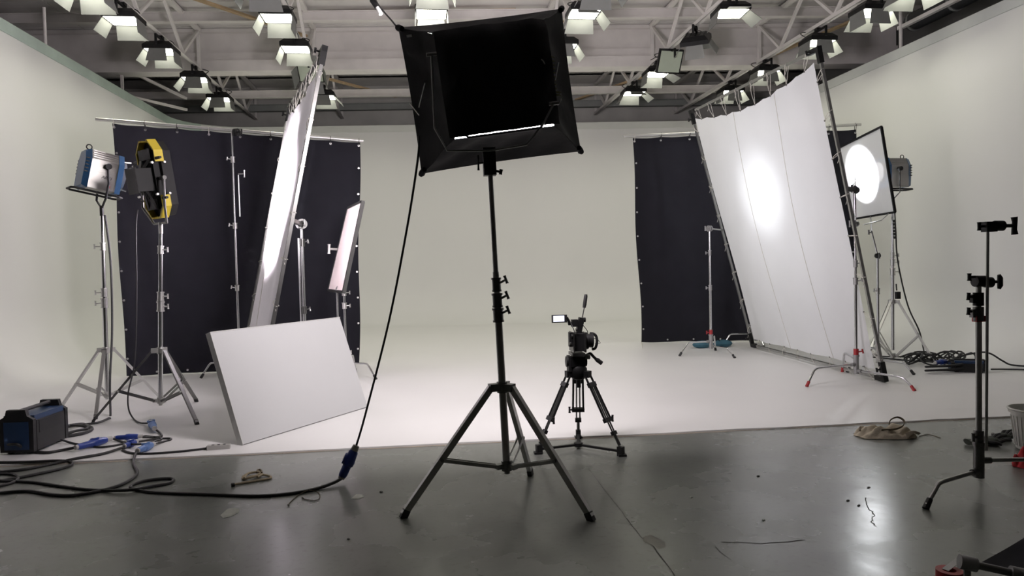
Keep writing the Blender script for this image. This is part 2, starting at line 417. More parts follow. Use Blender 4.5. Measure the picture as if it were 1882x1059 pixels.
# roof: deck panels, girder, purlins, lattice trusses
ROWX = [-4.42, -2.10, 0.22, 2.55, 4.85, 7.10]
ZC = 5.55                                    # underside of the truss chords
deck = MB().box((.75, 7.7, 6.55), (19.5, 27.6, .1)).build('ceiling', 'roof_white', smooth=0)
tag(deck, 'whitewashed roof deck of wide panels above the studio', 'ceiling', kind='structure')
xs = [-8.8]+[-6.74]+ROWX+[9.4, 10.3]
proto = None
for i in range(len(xs)-1):
    x0, x1 = xs[i]+.015, xs[i+1]-.015
    for y0 in [9.6, 11.0, 12.4, 13.8, 15.2, 16.6, 18.0, 19.2]:
        xm = (x0+x1)/2; MB().add([(x0, cross(y0, x0), 6.44), (x1, cross(y0, x1), 6.44), (x1, cross(y0+1.37, x1), 6.44), (x0, cross(y0+1.37, x0), 6.44),
                 (x0, cross(y0, x0), 6.5), (x1, cross(y0, x1), 6.5), (x1, cross(y0+1.37, x1), 6.5), (x0, cross(y0+1.37, x0), 6.5)],
                 [(3, 2, 1, 0), (4, 5, 6, 7), (0, 1, 5, 4), (1, 2, 6, 5), (2, 3, 7, 6), (3, 0, 4, 7)]).build('roof_panel', 'roof_white', deck, smooth=0)
def xbeam(mb, y0, z0, z1, th, x0=-8.7, x1=10.2):
    return mb.bar((x0, cross(y0, x0), (z0+z1)/2), (x1, cross(y0, x1), (z0+z1)/2), th, z1-z0)
g = thing('roof_girder', 'deep white steel girder crossing the roof with stepped lower flange', 'beam', (0, 15.4, ZC), kind='structure')
xbeam(MB(), 15.45, 5.86, 6.40, .08).build('web', 'steel_white', g, 0)
xbeam(MB(), 15.45, 5.76, 5.95, .22).build('stiffener', 'steel_white', g, 0)
xbeam(MB(), 15.45, ZC, 5.77, .40).build('lower_flange', 'steel_white', g, 0)
xbeam(MB(), 15.45, 6.36, 6.43, .30).build('upper_flange', 'steel_white', g, 0)
for y0, z0, z1, m, lab in ((14.15, 6.19, 6.34, 'steel_white', 'white purlin with bright lower lip in front of the deep girder'),
                           (12.5, 6.19, 6.34, 'steel_white', 'white purlin nearest the viewpoint under the roof deck'),
                           (17.1, 6.02, 6.16, 'wood_batten', 'yellowish timber purlin just behind the deep girder'),
                           (18.5, 5.76, 5.90, 'steel_white', 'slim white tie beam halfway behind the deep girder'),
                           (19.6, 5.66, 5.80, 'steel_grey', 'grey tie beam against the back hall wall')):
    t = thing('roof_purlin', lab, 'beam', (0, y0, z0), kind='structure')
    xbeam(MB(), y0, z0, z1, .06).build('web', m, t, 0); xbeam(MB(), y0, z0-.02, z0, .14).build('lower_lip', m, t, 0)
    xbeam(MB(), y0, z1, z1+.02, .12).build('upper_lip', m, t, 0)
rown = ['outer left', 'inner left', 'centre left', 'centre right', 'inner right', 'outer right']
for X, rn in zip(ROWX, rown):
    for ya, yb, bay in ((7.0, cross(15.2, X), 'front'), (cross(15.7, X), cross(20.25, X), 'back')):
        t = thing('roof_truss', f'white lattice roof truss of the {rn} lamp row, {bay} bay', 'truss', (X, ya, ZC), kind='structure')
        MB().bar((X-.03, ya, ZC+.035), (X-.03, yb, ZC+.035), .012, .07).bar((X, ya, ZC+.006), (X, yb, ZC+.006), .09, .012).build('lower_chord', 'steel_white', t, 0)
        MB().bar((X, ya, 6.36), (X, yb, 6.36), .09, .06).build('upper_chord', 'steel_white', t, 0)
        n = max(2, round((yb-ya)/2.1)); step = (yb-ya)/n
        for i in range(n):
            y = yb-i*step; 
            MB().bar((X, y-.05, 6.34), (X, y-step/2, ZC+.05), .05, .05).build('web_bar', 'steel_white', t, 0)
            MB().bar((X, y-step/2, ZC+.05), (X, y-step+.05, 6.34), .05, .05).build('web_bar', 'steel_white', t, 0)
            if i == 0: MB().bar((X, y-.06, 6.34), (X, y-.06, ZC+.03), .06, .05, up=(0, 1, 0)).build('end_post', 'steel_white', t, 0)
for a, b, lab in (((-4.6, 13.1, 6.40), (-2.2, 15.0, 6.10), 'brown timber batten slanting between the two left trusses'),
                  ((-3.6, 16.2, 6.0), (-.6, 19.5, 5.95), 'thin timber batten slanting behind the girder on the left'),
                  ((-1.9, 14.5, 6.36), (1.9, 14.0, 6.36), 'yellow timber plank under the roof deck at the centre'),
                  ((3.3, 13.0, 6.38), (2.9, 15.0, 6.38), 'short yellow timber lath under the roof right of centre'),
                  ((4.2, 19.3, 5.85), (6.4, 16.3, 6.15), 'timber batten slanting behind the girder on the right'),
                  ((7.3, 14.9, 5.72), (9.4, 11.5, 6.3), 'yellow timber batten slanting above the right wall')):
    one(MB().bar(a, b, .10, .04), 'wooden_batten', 'wood_batten', lab, 'batten', a, kind='structure', smooth=0)
# duct, strip and posts along the tops of the side walls
t = thing('air_duct', 'dark round duct lying above the right cyclorama wall', 'duct', (8.75, 10, 5.5), kind='structure')
MB().cyl((8.78, 7.0, 5.62), (8.78, 12.1, 5.62), .16, n=18).build('pipe', 'duct_grey', t)
for y in (8.2, 9.6, 11.0, 12.0): MB().cyl((8.78, y, 5.62), (8.78, y+.05, 5.62), .175, n=18).build('band', 'steel_grey', t)
one(MB().bar((8.45, 8.2, 5.47), (8.45, 12.0, 5.47), .07, .06), 'cable_tray', 'steel_white', 'slim white cable tray running above the right cyclorama wall', 'tray', kind='structure', smooth=0)
one(MB().cyl((-5.95, 12.6, 4.9), (-5.95, 12.6, 5.75), .025), 'wall_post', 'steel_white', 'short white post standing on the left cyclorama wall', 'post', kind='structure')
one(MB().cyl((8.42, 11.9, 4.9), (8.42, 11.9, 5.75), .03), 'wall_post', 'steel_white', 'short white post standing on the right cyclorama wall', 'post', kind='structure')
t = thing('truss_bracket', 'pale triangular steel bracket above the far end of the left wall', 'bracket', (-6.1, 16.6, 5.2), kind='structure')
MB().bar((-6.1, 16.0, 5.1), (-6.1, 16.0, 5.75), .05, .05, up=(0, 1, 0)).build('post', 'steel_white', t, 0)
MB().bar((-6.1, 16.0, 5.72), (-5.2, 17.2, 5.35), .05, .05).build('brace', 'steel_white', t, 0)
MB().bar((-6.1, 16.0, 5.15), (-5.2, 17.2, 5.1), .05, .05).build('brace', 'steel_white', t, 0)

# ================================================================== CEILING LAMPS
PW, PD = .44, .40
def door_mesh(w, l):
    mb = MB(); e = .015                        # a tapered flap hinged along x at the origin, hanging down -z
    mb.prism([(-w/2+.02, 0, 0), (w/2-.02, 0, 0), (w/2+e, 0, -l), (-w/2-e, 0, -l)], (0, -.003, 0), (0, .006, 0)); return mb
def studio_light(x, y, zrot, label, on=True, doors=(22, 22, 22, 22), tilt=0.0, drop=0.13):
    """doors: splay of near, far, left, right flap in degrees from straight down (None = flap missing)"""
    t = thing('studio_ceiling_light', label, 'studio light', (x, y, ZC), 'barn-door lights hanging from the roof trusses', local=True, rot=(0, 0, math.radians(zrot)))
    zt = -drop                                # top of housing
    MB().box((0, 0, -.02), (.07, .10, .05)).bar((0, 0, 0), (0, 0, -.05), .03, .03).bar((0, -.27, -.05), (0, .27, -.05), .035, .03).bar((0, -.27, -.035), (0, -.27, zt-.08), .03, .035, up=(1, 0, 0)).bar((0, .27, -.035), (0, .27, zt-.08), .03, .035, up=(1, 0, 0)).build('yoke', 'black_metal', t, 0)
    rt = Matrix.Rotation(math.radians(tilt), 3, 'X'); piv = V((0, 0, zt-.07))
    def bt(mb, name, m, par=t, sm=30):
        mb.v = [piv+rt @ (p-piv) for p in mb.v]; return mb.build(name, m, par, sm, off=V((0, 0, 0)))
    h = MB().box((0, 0, zt-.035), (PW+.05, PD+.06, .07), taper=.72).box((0, 0, zt-.105), (PW+.05, PD+.06, .07)); bt(h, 'housing', 'black_metal', sm=0)
    for i in range(5): bt(MB().box((-.16+.08*i, 0, zt+.004), (.012, PD*.6, .02)), 'cooling_fin', 'black_metal', sm=0)
    bt(MB().add([(-PW/2, -PD/2, zt-.142), (-PW/2, PD/2, zt-.142), (PW/2, PD/2, zt-.142), (PW/2, -PD/2, zt-.142)], [(0, 1, 2, 3)]), 'light_panel', 'lamp_panel' if on else 'lamp_panel_off', sm=0)
    ln = .23
    for k, a in enumerate(doors):
        if a is None: continue
        w = (PW*.72 if k == 0 else PW) if k < 2 else PD
        mb = door_mesh(w, ln)
        sx = {0: 180, 1: 0, 2: 90, 3: -90}[k]; off = {0: (0, -PD/2-.02, 0), 1: (0, PD/2+.02, 0), 2: (-PW/2-.02, 0, 0), 3: (PW/2+.02, 0, 0)}[k]
        R_ = Matrix.Rotation(math.radians(sx), 3, 'Z') @ Matrix.Rotation(math.radians(a), 3, 'X')
        mb.v = [R_ @ p + V(off)+V((0, 0, zt-.142)) for p in mb.v]
        d = bt(mb, 'barn_door', 'door_grey', sm=0)
    c = random.choice((-1, 1))
    cord = spline([(c*.12, .15, zt), (c*.2, .22, zt+.09), (c*.1, .30, .02), (.03, .45, .05), (-.02, .8, .04)], 5)
    MB().tube(cord, .008, 5).build('power_cord', 'black_rubber', t)
    return t
NA = None
LAMPS = [
 [(-4.42, 10.55, 0, 1, (NA, 30, 25, 15), 0), (-4.42, 11.75, 0, 1, (NA, 35, 30, 8), 0), (-4.42, 13.35, 0, 1, (15, 35, 30, 8), 0), (-4.42, 15.25, 4, 1, (12, 40, 35, 12), 0), (-4.42, 17.0, 0, 1, (12, 40, 30, 10), 0)],
 [(-2.10, 10.30, 0, 0, (20, 30, 20, 30), 0), (-2.10, 11.50, 0, 1, (70, 35, 25, -4), 0), (-2.10, 13.10, 0, 1, (NA, 35, 20, 10), 0), (-2.10, 14.75, 0, 0, (85, 40, 20, 20), -35), (-2.10, 16.7, 0, 1, (10, 40, 30, 45), 0)],
 [(.22, 10.05, 0, 1, (5, 30, 20, 20), 0), (.22, 11.2, 0, 1, (NA, 8, 4, 4), 0), (.22, 13.0, 0, 1, (10, 35, 20, 20), 0), (.22, 16.4, 0, 1, (10, 35, 20, 20), 0)],
 [(2.55, 9.95, 0, 0, (10, 30, 25, 30), 0), (2.55, 11.05, 0, 1, (60, 35, 20, 35), 0), (2.55, 12.75, 0, 1, (10, 35, 25, 30), 0), (2.55, 16.2, 0, 1, (10, 35, 25, 30), 0)],
 [(4.85, 10.90, -4, 1, (80, NA, 15, 50), 0), (4.85, 12.35, -30, 0, (20, 30, 35, 30), 28), (4.85, 13.75, 6, 0, (NA, NA, NA, NA), -62), (4.85, 14.5, 0, 1, (85, 35, 10, 60), 0), (4.85, 16.15, 0, 1, (60, 40, 30, 50), 0)],
 [(7.10, 9.75, 0, 1, (NA, 35, 25, 20), 0), (7.10, 10.75, 0, 1, (4, 40, -4, 20), 0), (7.10, 12.3, 0, 1, (4, 40, 10, 30), 0), (7.10, 14.3, 0, 1, (8, 45, 10, 30), 0), (7.10, 16.0, 0, 1, (4, 45, 8, 30), 0)],
]
ordn = ['first', 'second', 'third', 'fourth', 'fifth']
for row, rn in zip(LAMPS, rown):
    for i, (x, y, rz, on, dr, tl) in enumerate(row):
        st = 'glowing' if on else 'unlit'
        extra = ' tipped' if abs(tl) > 20 else ''
        studio_light(x, y, rz, f'{st}{extra} barn-door light, {ordn[i]} from the front in the {rn} truss row', bool(on), dr, tl)

# ================================================================== STANDS
def tee_knob(mb, c, d, l=.05, r=.007, hr=.011, hl=.04, up=(0, 0, 1)):
    """a spindle along d ending in a T handle"""
    c, d, u = V(c), V(d).normalized(), V(up)
    u = (u-d*u.dot(d)); u = u.normalized() if u.length > .1 else d.orthogonal().normalized()
    mb.cyl(c, c+d*l, r, n=8); e = c+d*l
    mb.tube([e-u*hl/2, e-u*hl*.3, e+u*hl*.3, e+u*hl/2], [hr, hr*.8, hr*.8, hr], 8); return mb

def tripod_stand(label, base, top, feet, zc, zh, sections, collars, leg_m, pole_m, collar_m, legw=.032, legh=.022, brace_at=.62, group=None, foot_m='black_rubber', knobd=(-1, -.3, 0)):
    """three straight legs from a sliding collar at height zc, braces to a hub at zh, telescoping pole base->top"""
    base, top = V(base), V(top); root = thing('light_stand', label, 'light stand', base, group)
    ax = top-base
    def at(z): return base+ax*(z/ax.z)
    for i, (z0, z1, r) in enumerate(sections):
        MB().cyl(at(z0), at(z1), r, n=16).build('column' if i == 0 else 'riser', pole_m, root)
    for z, h, r in collars:
        c = MB().cyl(at(z-h/2), at(z+h/2), r, n=16).cyl(at(z+h/2-.012), at(z+h/2), r*1.18, n=16).cyl(at(z-h/2), at(z-h/2+.012), r*1.12, n=16).build('collar', collar_m, root)
        k = MB(); d = V(knobd).normalized(); tee_knob(k, at(z)+d*r, d, .05, .007, .010, .05); k.build('knob', collar_m, c)
    col = MB().cyl(at(zc-.035), at(zc+.03), .034, n=16)
    for f in feet:
        d = V((f[0]-base.x, f[1]-base.y, 0)).normalized(); col.bar(at(zc)+d*.02, at(zc)+d*.085, .05, .045)
    col.build('leg_collar', collar_m, root)
    hub = MB().cyl(at(zh-.03), at(zh+.03), .033, n=14).cyl(at(zh-.05), at(zh-.03), .018, n=10)
    for f in feet:
        d = V((f[0]-base.x, f[1]-base.y, 0)).normalized(); hub.bar(at(zh), at(zh)+d*.07, .04, .03)
    hub.build('hub', collar_m, root)
    for f in feet:
        f = V(f); d = V((f.x-base.x, f.y-base.y, 0)).normalized(); a = at(zc)+d*.075; b = f+V((0, 0, .02))
        lg = MB().bar(a, b, legw, legh).build('leg', leg_m, root, 0)
        MB().bar(lerp(a, b, .965), f+V((0, 0, .004))+(b-a).normalized()*.01, legw*1.08, legh*1.1).build('foot', foot_m, lg, 0)
        p = lerp(a, b, brace_at); sd = V((-d.y, d.x, 0))*(legw*.7)
        br = MB().bar(p+sd, at(zh)+d*.05+sd, .006, .022).bar(p-sd, at(zh)+d*.05-sd, .006, .022).build('brace', leg_m, root, 0)
        MB().cyl(p-sd*1.25, p+sd*1.25, .010, n=8).build('bolt', collar_m, br)
    return root

def c_stand(label, base, angs, zs, reach, col, risers, collars, m='chrome', sock_m='cast_grey', foot_m='black_rubber', collar_m=None, group=None, kd=(-1, -.2, 0), toe=.10, sleeve=None):
    """turtle base: three bent tube legs at heights zs, a column and risers; returns root"""
    base = V(base); base.z = FLZ if base.y > 5.95 else 0.0; root = thing('grip_stand', label, 'grip stand', base, group)
    zt = max(zs)+.05; collar_m = collar_m or sock_m
    sk = MB().cyl(base+V((0, 0, min(zs)-.04)), base+V((0, 0, zt)), .030, n=16).cyl(base+V((0, 0, zt-.02)), base+V((0, 0, zt)), .036, n=16)
    for a, z in zip(angs, zs):
        d = V((math.cos(math.radians(a)), math.sin(math.radians(a)), 0)); sk.cyl(base+V((0, 0, z)), base+V((0, 0, z))+d*.07, .021, n=12)
    sk.build('leg_socket', sock_m, root)
    if sleeve:
        MB().cyl(base+V((0, 0, zt)), base+V((0, 0, zt+.07)), .028, n=14).build('sleeve', sleeve, root)
    tee = MB(); tee_knob(tee, base+V((0, 0, zt+.03))+V(kd).normalized()*.02, kd, .05, .008, .012, .05); tee.build('lock_handle', sleeve or sock_m, root)
    for a, z in zip(angs, zs):
        d = V((math.cos(math.radians(a)), math.sin(math.radians(a)), 0)); b0 = base+V((0, 0, z))
        flat = reach-toe-.04*z
        pts = [b0+d*.03, b0+d*(flat*.8), b0+d*(flat*.93)+V((0, 0, -.006)), b0+d*flat+V((0, 0, -.03)), base+d*(reach-.01)+V((0, 0, .022))]
        pts = [pts[0], pts[1]]+spline(pts[1:4], 4)[1:]+[pts[4]]
        lg = MB().tube(pts, .0125, 10).build('leg', m, root)
        e = (pts[-1]-pts[-2]).normalized()
        MB().cyl(pts[-1]-e*.045, base+d*reach+V((0, 0, .002)), .0165, .019, n=10).build('foot', foot_m, lg)
    MB().cyl(base+V((0, 0, zt-.02)), base+V((0, 0, col)), .0175, n=14).build('column', m, root)
    z0 = col
    for z1, r in risers:
        MB().cyl(base+V((0, 0, z0-.03)), base+V((0, 0, z1)), r, n=12).build('riser', m, root); z0 = z1
    for z, r in collars:
        c = MB().cyl(base+V((0, 0, z-.04)), base+V((0, 0, z+.04)), r, n=14).cyl(base+V((0, 0, z+.028)), base+V((0, 0, z+.04)), r*1.15, n=14).build('collar', collar_m, root)
        k = MB(); tee_knob(k, base+V((0, 0, z))+V(kd).normalized()*r, kd, .045, .007, .010, .045); k.build('knob', collar_m, c)
    return root

def grip_head(root, c, axis, m='cast_grey', knob=1, r=.032, kl=.085):
    """two disc plates on an axis with a T or wing knob; parts of root"""
    c, a = V(c), V(axis).normalized()
    h = MB().cyl(c-a*.03, c-a*.006, r, n=16).cyl(c+a*.006, c+a*.03, r, n=16).cyl(c-a*.045, c+a*.045, r*.55, n=12).build('grip_head', m, root)
    k = MB(); u = V((0, 0, 1)); tee_knob(k, c+a*.04, a, kl-.04, .008, .012, .075); k.build('knob', m, h)
    return h

# ---- the combo stand in the middle, carrying the softbox
SB = V((.483, 4.37, 0))
feetC = [F(742, 952), F(1086, 957), F(975, 874)]
topC = P(900, 300, 4.37)
tripod_stand('dark steel combo stand in the middle foreground holding the black softbox', SB, topC, feetC, P(921, 711, 4.37).z, P(927, 856, 4.37).z,
   [(P(0, 0, 1).z*0+P(927, 862, 4.37).z, 1.28, .023), (1.2, P(905, 500, 4.37).z, .019), (1.4, topC.z-.02, .0155)],
   [(1.145, .085, .031), (1.235, .085, .029), (1.33, .085, .026)], 'worn_steel', 'worn_steel', 'gunmetal', legw=.030, legh=.038, brace_at=.58, knobd=(.7, -.6, .4))

# ---- softbox
def softbox():
    tl, tr, br, bl = P(733, 55, 4.80), P(1031, 18, 4.80), P(1068, 278, 4.80), P(775, 317, 4.80)
    c = (tl+tr+br+bl)/4
    ux = ((tr-tl)+(br-bl)).normalized(); n = V((.06, 1, 0.07)).normalized(); uz = ux.cross(n).normalized(); n = uz.cross(ux)
    hw, hh = ((tr-tl).length+(br-bl).length)/4, ((tl-bl).length+(tr-br).length)/4
    D = .34; W2, H2 = .315, .315
    bc = c-n*D
    root = thing('softbox', 'large black fabric softbox seen from behind on the middle combo stand', 'softbox', topC)
    def pt(u, v, d, w, h): return c-n*(D*d)+ux*(u*w)+uz*(v*h)
    sil = []
    for side in range(4):
        def fn(s, d, side=side):
            e = -1+2*s
            u, v = [(e, 1), (1, -e), (-e, -1), (-1, e)][side]
            w = hw+(W2-hw)*d; h = hh+(H2-hh)*d
            bow = -.010*(1-e*e)*(1-d)*1.0                     # rim drawn in between the rods
            sag = -.03*(1-e*e)*math.sin(math.pi*d)           # fabric sagging inwards
            wr = .008*math.sin(9*e+side*2+5*d)*math.sin(math.pi*d)
            k = bow+sag+wr
            uu, vv = u*w, v*h
            if abs(v) == 1 and side in (0, 2): vv += v*k
            else: uu += u*k
            return c-n*(D*d)+ux*uu+uz*vv
        MB().sheet(fn, 22, 12, .006).build('side_panel', 'softbox_cloth', root)
    # corner pockets
    for u, v in ((-1, 1), (1, 1), (1, -1), (-1, -1)):
        p = pt(u, v, 0, hw, hh); MB().tube([p-n*.05-ux*u*.02-uz*v*.02, p, p+ux*u*.012+uz*v*.012+n*.01], [.018, .022, .014], 8).build('corner_pocket', 'black_cloth', root)
    # front diffuser
    dq = [c+n*.012+ux*(u*(hw-.03))+uz*(v*(hh-.03)) for u, v in ((-1, -1), (-1, 1), (1, 1), (1, -1))]
    MB().add(dq, [(0, 1, 2, 3)]).build('diffuser', 'softbox_front', root, 0)
    # speed ring bars round the back opening
    q = [pt(u, v, 1, W2, H2) for u, v in ((-.72, 1), (.72, 1), (1, .72), (1, -.72), (.72, -1), (-.72, -1), (-1, -.72), (-1, .72))]
    MB().tube(q, .009, 8, closed=True).build('speed_ring', 'black_metal', root)
    # lamp head body in the opening, hung a little high so that light escapes below it
    fc = bc-uz*.006-n*.01
    body = MB()
    Rm = Matrix((ux, n, uz)).transposed()
    body.box(fc, (.58, .10, .58), Rm); bd = body.build('lamp_head', 'black_plastic', root, 0)
    def bl_fn(s, t):
        e, g = 2*s-1, 2*t-1
        return fc-n*(.065+.04*(1-e*e)*(1-g*g)+.012*math.sin(7*e+3*g)+.008*math.sin(15*e-9*g)-.045*max(0, abs(e)-.8)*5-.045*max(0, g-.8)*5)+ux*(e*.345+.0)+uz*(.018+g*.322)
    MB().sheet(bl_fn, 16, 14, .006).build('back_flap', 'softbox_cloth', root)
    for k in range(6): MB().box(fc-n*.055+ux*(-.2+.08*k)-uz*.0, (.012, .03, .48), Rm).build('cooling_fin', 'black_metal', bd, 0)
    # yoke: octagonal bracket under and beside the head
    yk = [P(793, 100, 4.30), P(799, 236, 4.28), P(822, 277, 4.28), P(900, 277, 4.28), P(968, 266, 4.28), P(1000, 225, 4.28), P(1018, 190, 4.28)]
    MB().tube([yk[0]]+yk[1:], .0065, 8).build('yoke', 'gunmetal', root)
    for a in (yk[0], yk[-1]):
        MB().cyl(a-ux*.03, a+ux*.03, .012, n=8).build('tilt_lock', 'gunmetal', root)
    # receiver clamp
    t0 = topC
    cl = MB().bar(t0+V((0, 0, -.075)), t0+V((-.005, 0, .09)), .075, .07, up=(0, 1, 0)).build('stand_clamp', 'black_metal', root, 0)
    k = MB(); tee_knob(k, t0+V((.035, -.02, -.05)), (1, 0, -.2), .03, .008, .012, .03); tee_knob(k, t0+V((-.04, -.02, .0)), (-1, 0, 0), .03, .006, .007, .09); k.build('knob', 'black_metal', cl)
    # rods, straps, webbing
    for a, b in ((P(781, 155, 4.52), P(770, 200, 4.52)), (P(1024, 118, 4.52), P(1018, 150, 4.52)), (P(753, 192, 4.6), P(770, 214, 4.55))):
        MB().tube([a-n*.05, b-n*.05], .003, 6).build('rod', 'alu', root)
    MB().tube(spline([P(990, 106, 4.42), P(998, 112, 4.36), P(1003, 122, 4.42)], 4), .004, 5).build('strap', 'grey_plastic', root)
    MB().tube(spline([P(1029, 168, 4.5), P(1032, 180, 4.48), P(1026, 192, 4.47), P(1014, 200, 4.46)], 5), .003, 5).build('strap', 'grey_plastic', root)
    tagq = P(752, 66, 4.55); MB().box(tagq, (.032, .004, .014), Rm).build('label_tag', 'label_white', root, 0)
    # olive lettering on the right-hand panel, too blurred to spell out: short worn strokes
    pts = [P(1013+.5*i, 108+7*i, 4.50) for i in range(9)]+[P(1020+(i % 3)*3, 172+5*(i//3), 4.49) for i in range(6)]
    for i, p in enumerate(pts):
        a = p-n*.045; d = ux*(.011 if i < 9 else .008)
        MB().tube([a-d+uz*.008, a, a+d-uz*.004], .0028, 5).build('printed_mark', 'letter_olive', root)
    return root
softbox()

# ---- cable from the softbox to its blue plug, and on across the floor
def cable(label, pts, r=.009, m='black_rubber', name='power_cable', per=8, n=7, cat='cable', group=None):
    p = spline(pts, per); return one(MB().tube(p, r, n), name, m, label, cat, p[0], group)
PLUGB = F(627, 880, .03); PLUGT = P(655, 819, PLUGB.y+.02)
cable('thin black cable hanging from the softbox down to the blue plug', [P(770, 250, 4.62), P(768, 292, 4.62), P(748, 420, 4.72), P(715, 590, 4.85), P(672, 760, 4.98), PLUGT], .0075)
cable('thin black cable rising from the upper left softbox corner to the roof', [P(735, 57, 4.78), P(720, 38, 4.95), P(706, 22, 5.2), P(692, 3, 5.6), P(680, -30, 6.2)], .006)
t = thing('ceiling_hook', 'dark cable clamp with white tube under the roof left of the softbox', 'clamp', P(688, 6, 5.65))
a, b = P(684, 0, 5.62), P(694, 14, 5.6); MB().cyl(a, b, .022).build('clamp', 'black_metal', t); MB().cyl(b, P(700, 26, 5.58), .016).build('tube', 'label_white', t)
def inline_plug(label, a, b, m, r=.032, flip=False, lid=True, group='blue power connectors'):
    a, b = V(a), V(b); d = (b-a); L = d.length; d.normalize()
    root = thing('power_connector', label, 'connector', (a+b)/2-V((0, 0, (a.z+b.z)/2)) if False else a, group)
    s = V((0, 0, 1)).cross(d).normalized(); u = d.cross(s)
    MB().tube([a+d*L*t for t in (.06, .12, .38, .42, .52, .56, .80, .86)], [r*.62, r*.72, r*.74, r*.95, r*1.0, r*.95, r*.80, r*.62], 14).build('body', m, root)
    MB().tube([a+d*L*t for t in (0, .08)], [r*.55, r*.6], 12).build('gland', 'grey_plastic', root); MB().tube([a+d*L*t for t in (.85, 1)], [r*.66, r*.55], 12).build('gland', 'grey_plastic', root)
    if lid:
        MB().cyl(a+d*L*.55+u*r*.7+s*r*.2, a+d*L*.55+u*r*1.05+s*r*.25, r*.95, n=16).build('lid', m, root)
        MB().box(a+d*L*.55+u*r*1.07+s*r*.25, (r*.8, r*.8, .002), Matrix((d, s, u)).transposed()).build('rating_label', 'label_white', root, 0)
    return root
t = inline_plug('dark blue plug and socket held up by the softbox cable', PLUGB, PLUGT, 'plug_blue', .040)
cable('black floor cable running left from the blue plug with a tie on it', [PLUGB, F(612, 888, .02), F(580, 899, .01), F(530, 908, .009), F(470, 912, .009), F(380, 909, .009), F(280, 905, .009), F(240, 896, .009), F(262, 885, .012), F(300, 880, .012), F(318, 881, .009), F(312, 888, .009), F(280, 894, .012), F(235, 901, .02), F(170, 901, .009), F(110, 894, .009), F(50, 886, .009), F(-40, 884, .009)], .011)
t = thing('cable_tie', 'thin looped tie cord hanging off the floor cable', 'tie cord', F(566, 902))
MB().tube(spline([F(566, 901, .02), F(552, 908, .006), F(540, 917, .004), F(531, 926, .004)], 5), .0028, 5).build('cord', 'canvas_dark', t)
MB().tube(spline([F(568, 901, .02), F(584, 905, .005), F(588, 914, .004), F(580, 920, .004), F(562, 918, .004), F(556, 915, .004)], 5), .0028, 5).build('cord', 'canvas_dark', t)
MB().ball(F(530, 928, .008), .008).build('toggle', 'cord_white', t); MB().ball(F(556, 915, .007), .007).build('toggle', 'cord_white', t)

# ================================================================== FRAMES, DRAPES, BOARD
def butterfly(label, BN, BF, TF, TN, fab_m, tube_m, sag, tie_n, cat='diffusion frame', inset=(.10, .14, .10, .12), tube=.032, seams=(), lengthen=0.0, facing=1):
    BN, BF, TF, TN = map(V, (BN, BF, TF, TN)); root = thing('diffusion_frame', label, cat, V((BN.x, BN.y, 0)))
    n = ((BF-BN).cross(TN-BN)).normalized()*facing
    for a, b in ((BN, BF), (BF, TF), (TF, TN), (TN, BN)): MB().bar(a, b, tube, tube, up=n).build('frame_tube', tube_m, root, 0)
    for c, a, b in ((BN, BF, TN), (BF, BN, TF), (TF, TN, BF), (TN, BN, TF)):
        da, db = (a-c).normalized(), (b-c).normalized()
        k = MB().bar(c-da*.03, c+da*.16, tube*1.7, tube*1.7, up=n).bar(c-db*.03, c+db*.20, tube*1.7, tube*1.7, up=n)
        cb = k.build('corner_block', 'black_metal', root, 0)
        kk = MB(); tee_knob(kk, c+db*.12+n*.02, n, .05, .01, .014, .05); kk.build('knob', 'black_metal', cb)
    il, ir, ib, it = inset
    def quad(s, t): return (BN*(1-s)+BF*s)*(1-t)+(TN*(1-s)+TF*s)*t
    L1, L2 = (BF-BN).length, (TN-BN).length
    def fab(s, t):
        ss = ir/L1+(1-(il+ir)/L1)*s; tt = ib/L2+(1-(ib+it)/L2)*t
        scal = .020*abs(math.sin(math.pi*s*tie_n))+.0
        if t > .97: tt -= scal/L2*1.0
        p = quad(ss, tt)
        bel = math.sin(math.pi*s)*math.sin(math.pi*t)
        edge = 1-abs(2*t-1)
        # the silk hangs in a slack curve under its top pipe
        tt_d = -sag*math.sin(math.pi*s)*t**3
        p = p+(TN-BN).normalized()*tt_d
        w = .012*math.sin(17*s+4*t)*(1-t*.4)+.008*math.sin(31*s-7*t+1.0)*(1-bel)
        return p+n*(.05*bel+w)
    fb = MB().grid(fab, 72, 60).build('silk', fab_m, root, 60)
    for sv in seams:
        MB().tube([V(fab(sv+.02*math.sin(j/9), j/30))+n*.004 for j in range(31)], .0035, 4).build('seam', 'cord_white', fb)
    hem = []
    for k in range(tie_n):
        s = (k+.5)/tie_n
        for (p, q) in ((V(fab(s, 1)), quad(s, 1)), (V(fab(s, 0)), quad(s, 0)), (V(fab(0, s)), quad(0, s)), (V(fab(1, s)), quad(1, s))):
            d = (q-p); e = n*.025
            MB().tube([p, p+d*.5+e, q+e, q+d.normalized()*.025, q-e, p], .0035, 5).build('tie', 'cord_white', root)
            MB().tube([q+e, q+e+V((.02, -.01, -.05)), q+e+V((.01, .01, -.11))], .003, 5).build('tie', 'cord_white', root)
            MB().cyl(p-n*.004, p+n*.004, .011, n=8).build('grommet', 'gunmetal', fb)
    return root, fab, quad

# ---- right-hand diffusion frame
RBN, RBF = P(1626, 697, 7.60), P(1383, 634, 11.2)
RTN, RTF = P(1504, 90, 7.72), P(1270, 206, 11.2)
butterfly('big white silk diffusion frame leaning left on the right of the set', RBN, RBF, RTF, RTN, 'silk_right', 'worn_steel', .16, 8, seams=(.28, .62), facing=-1)
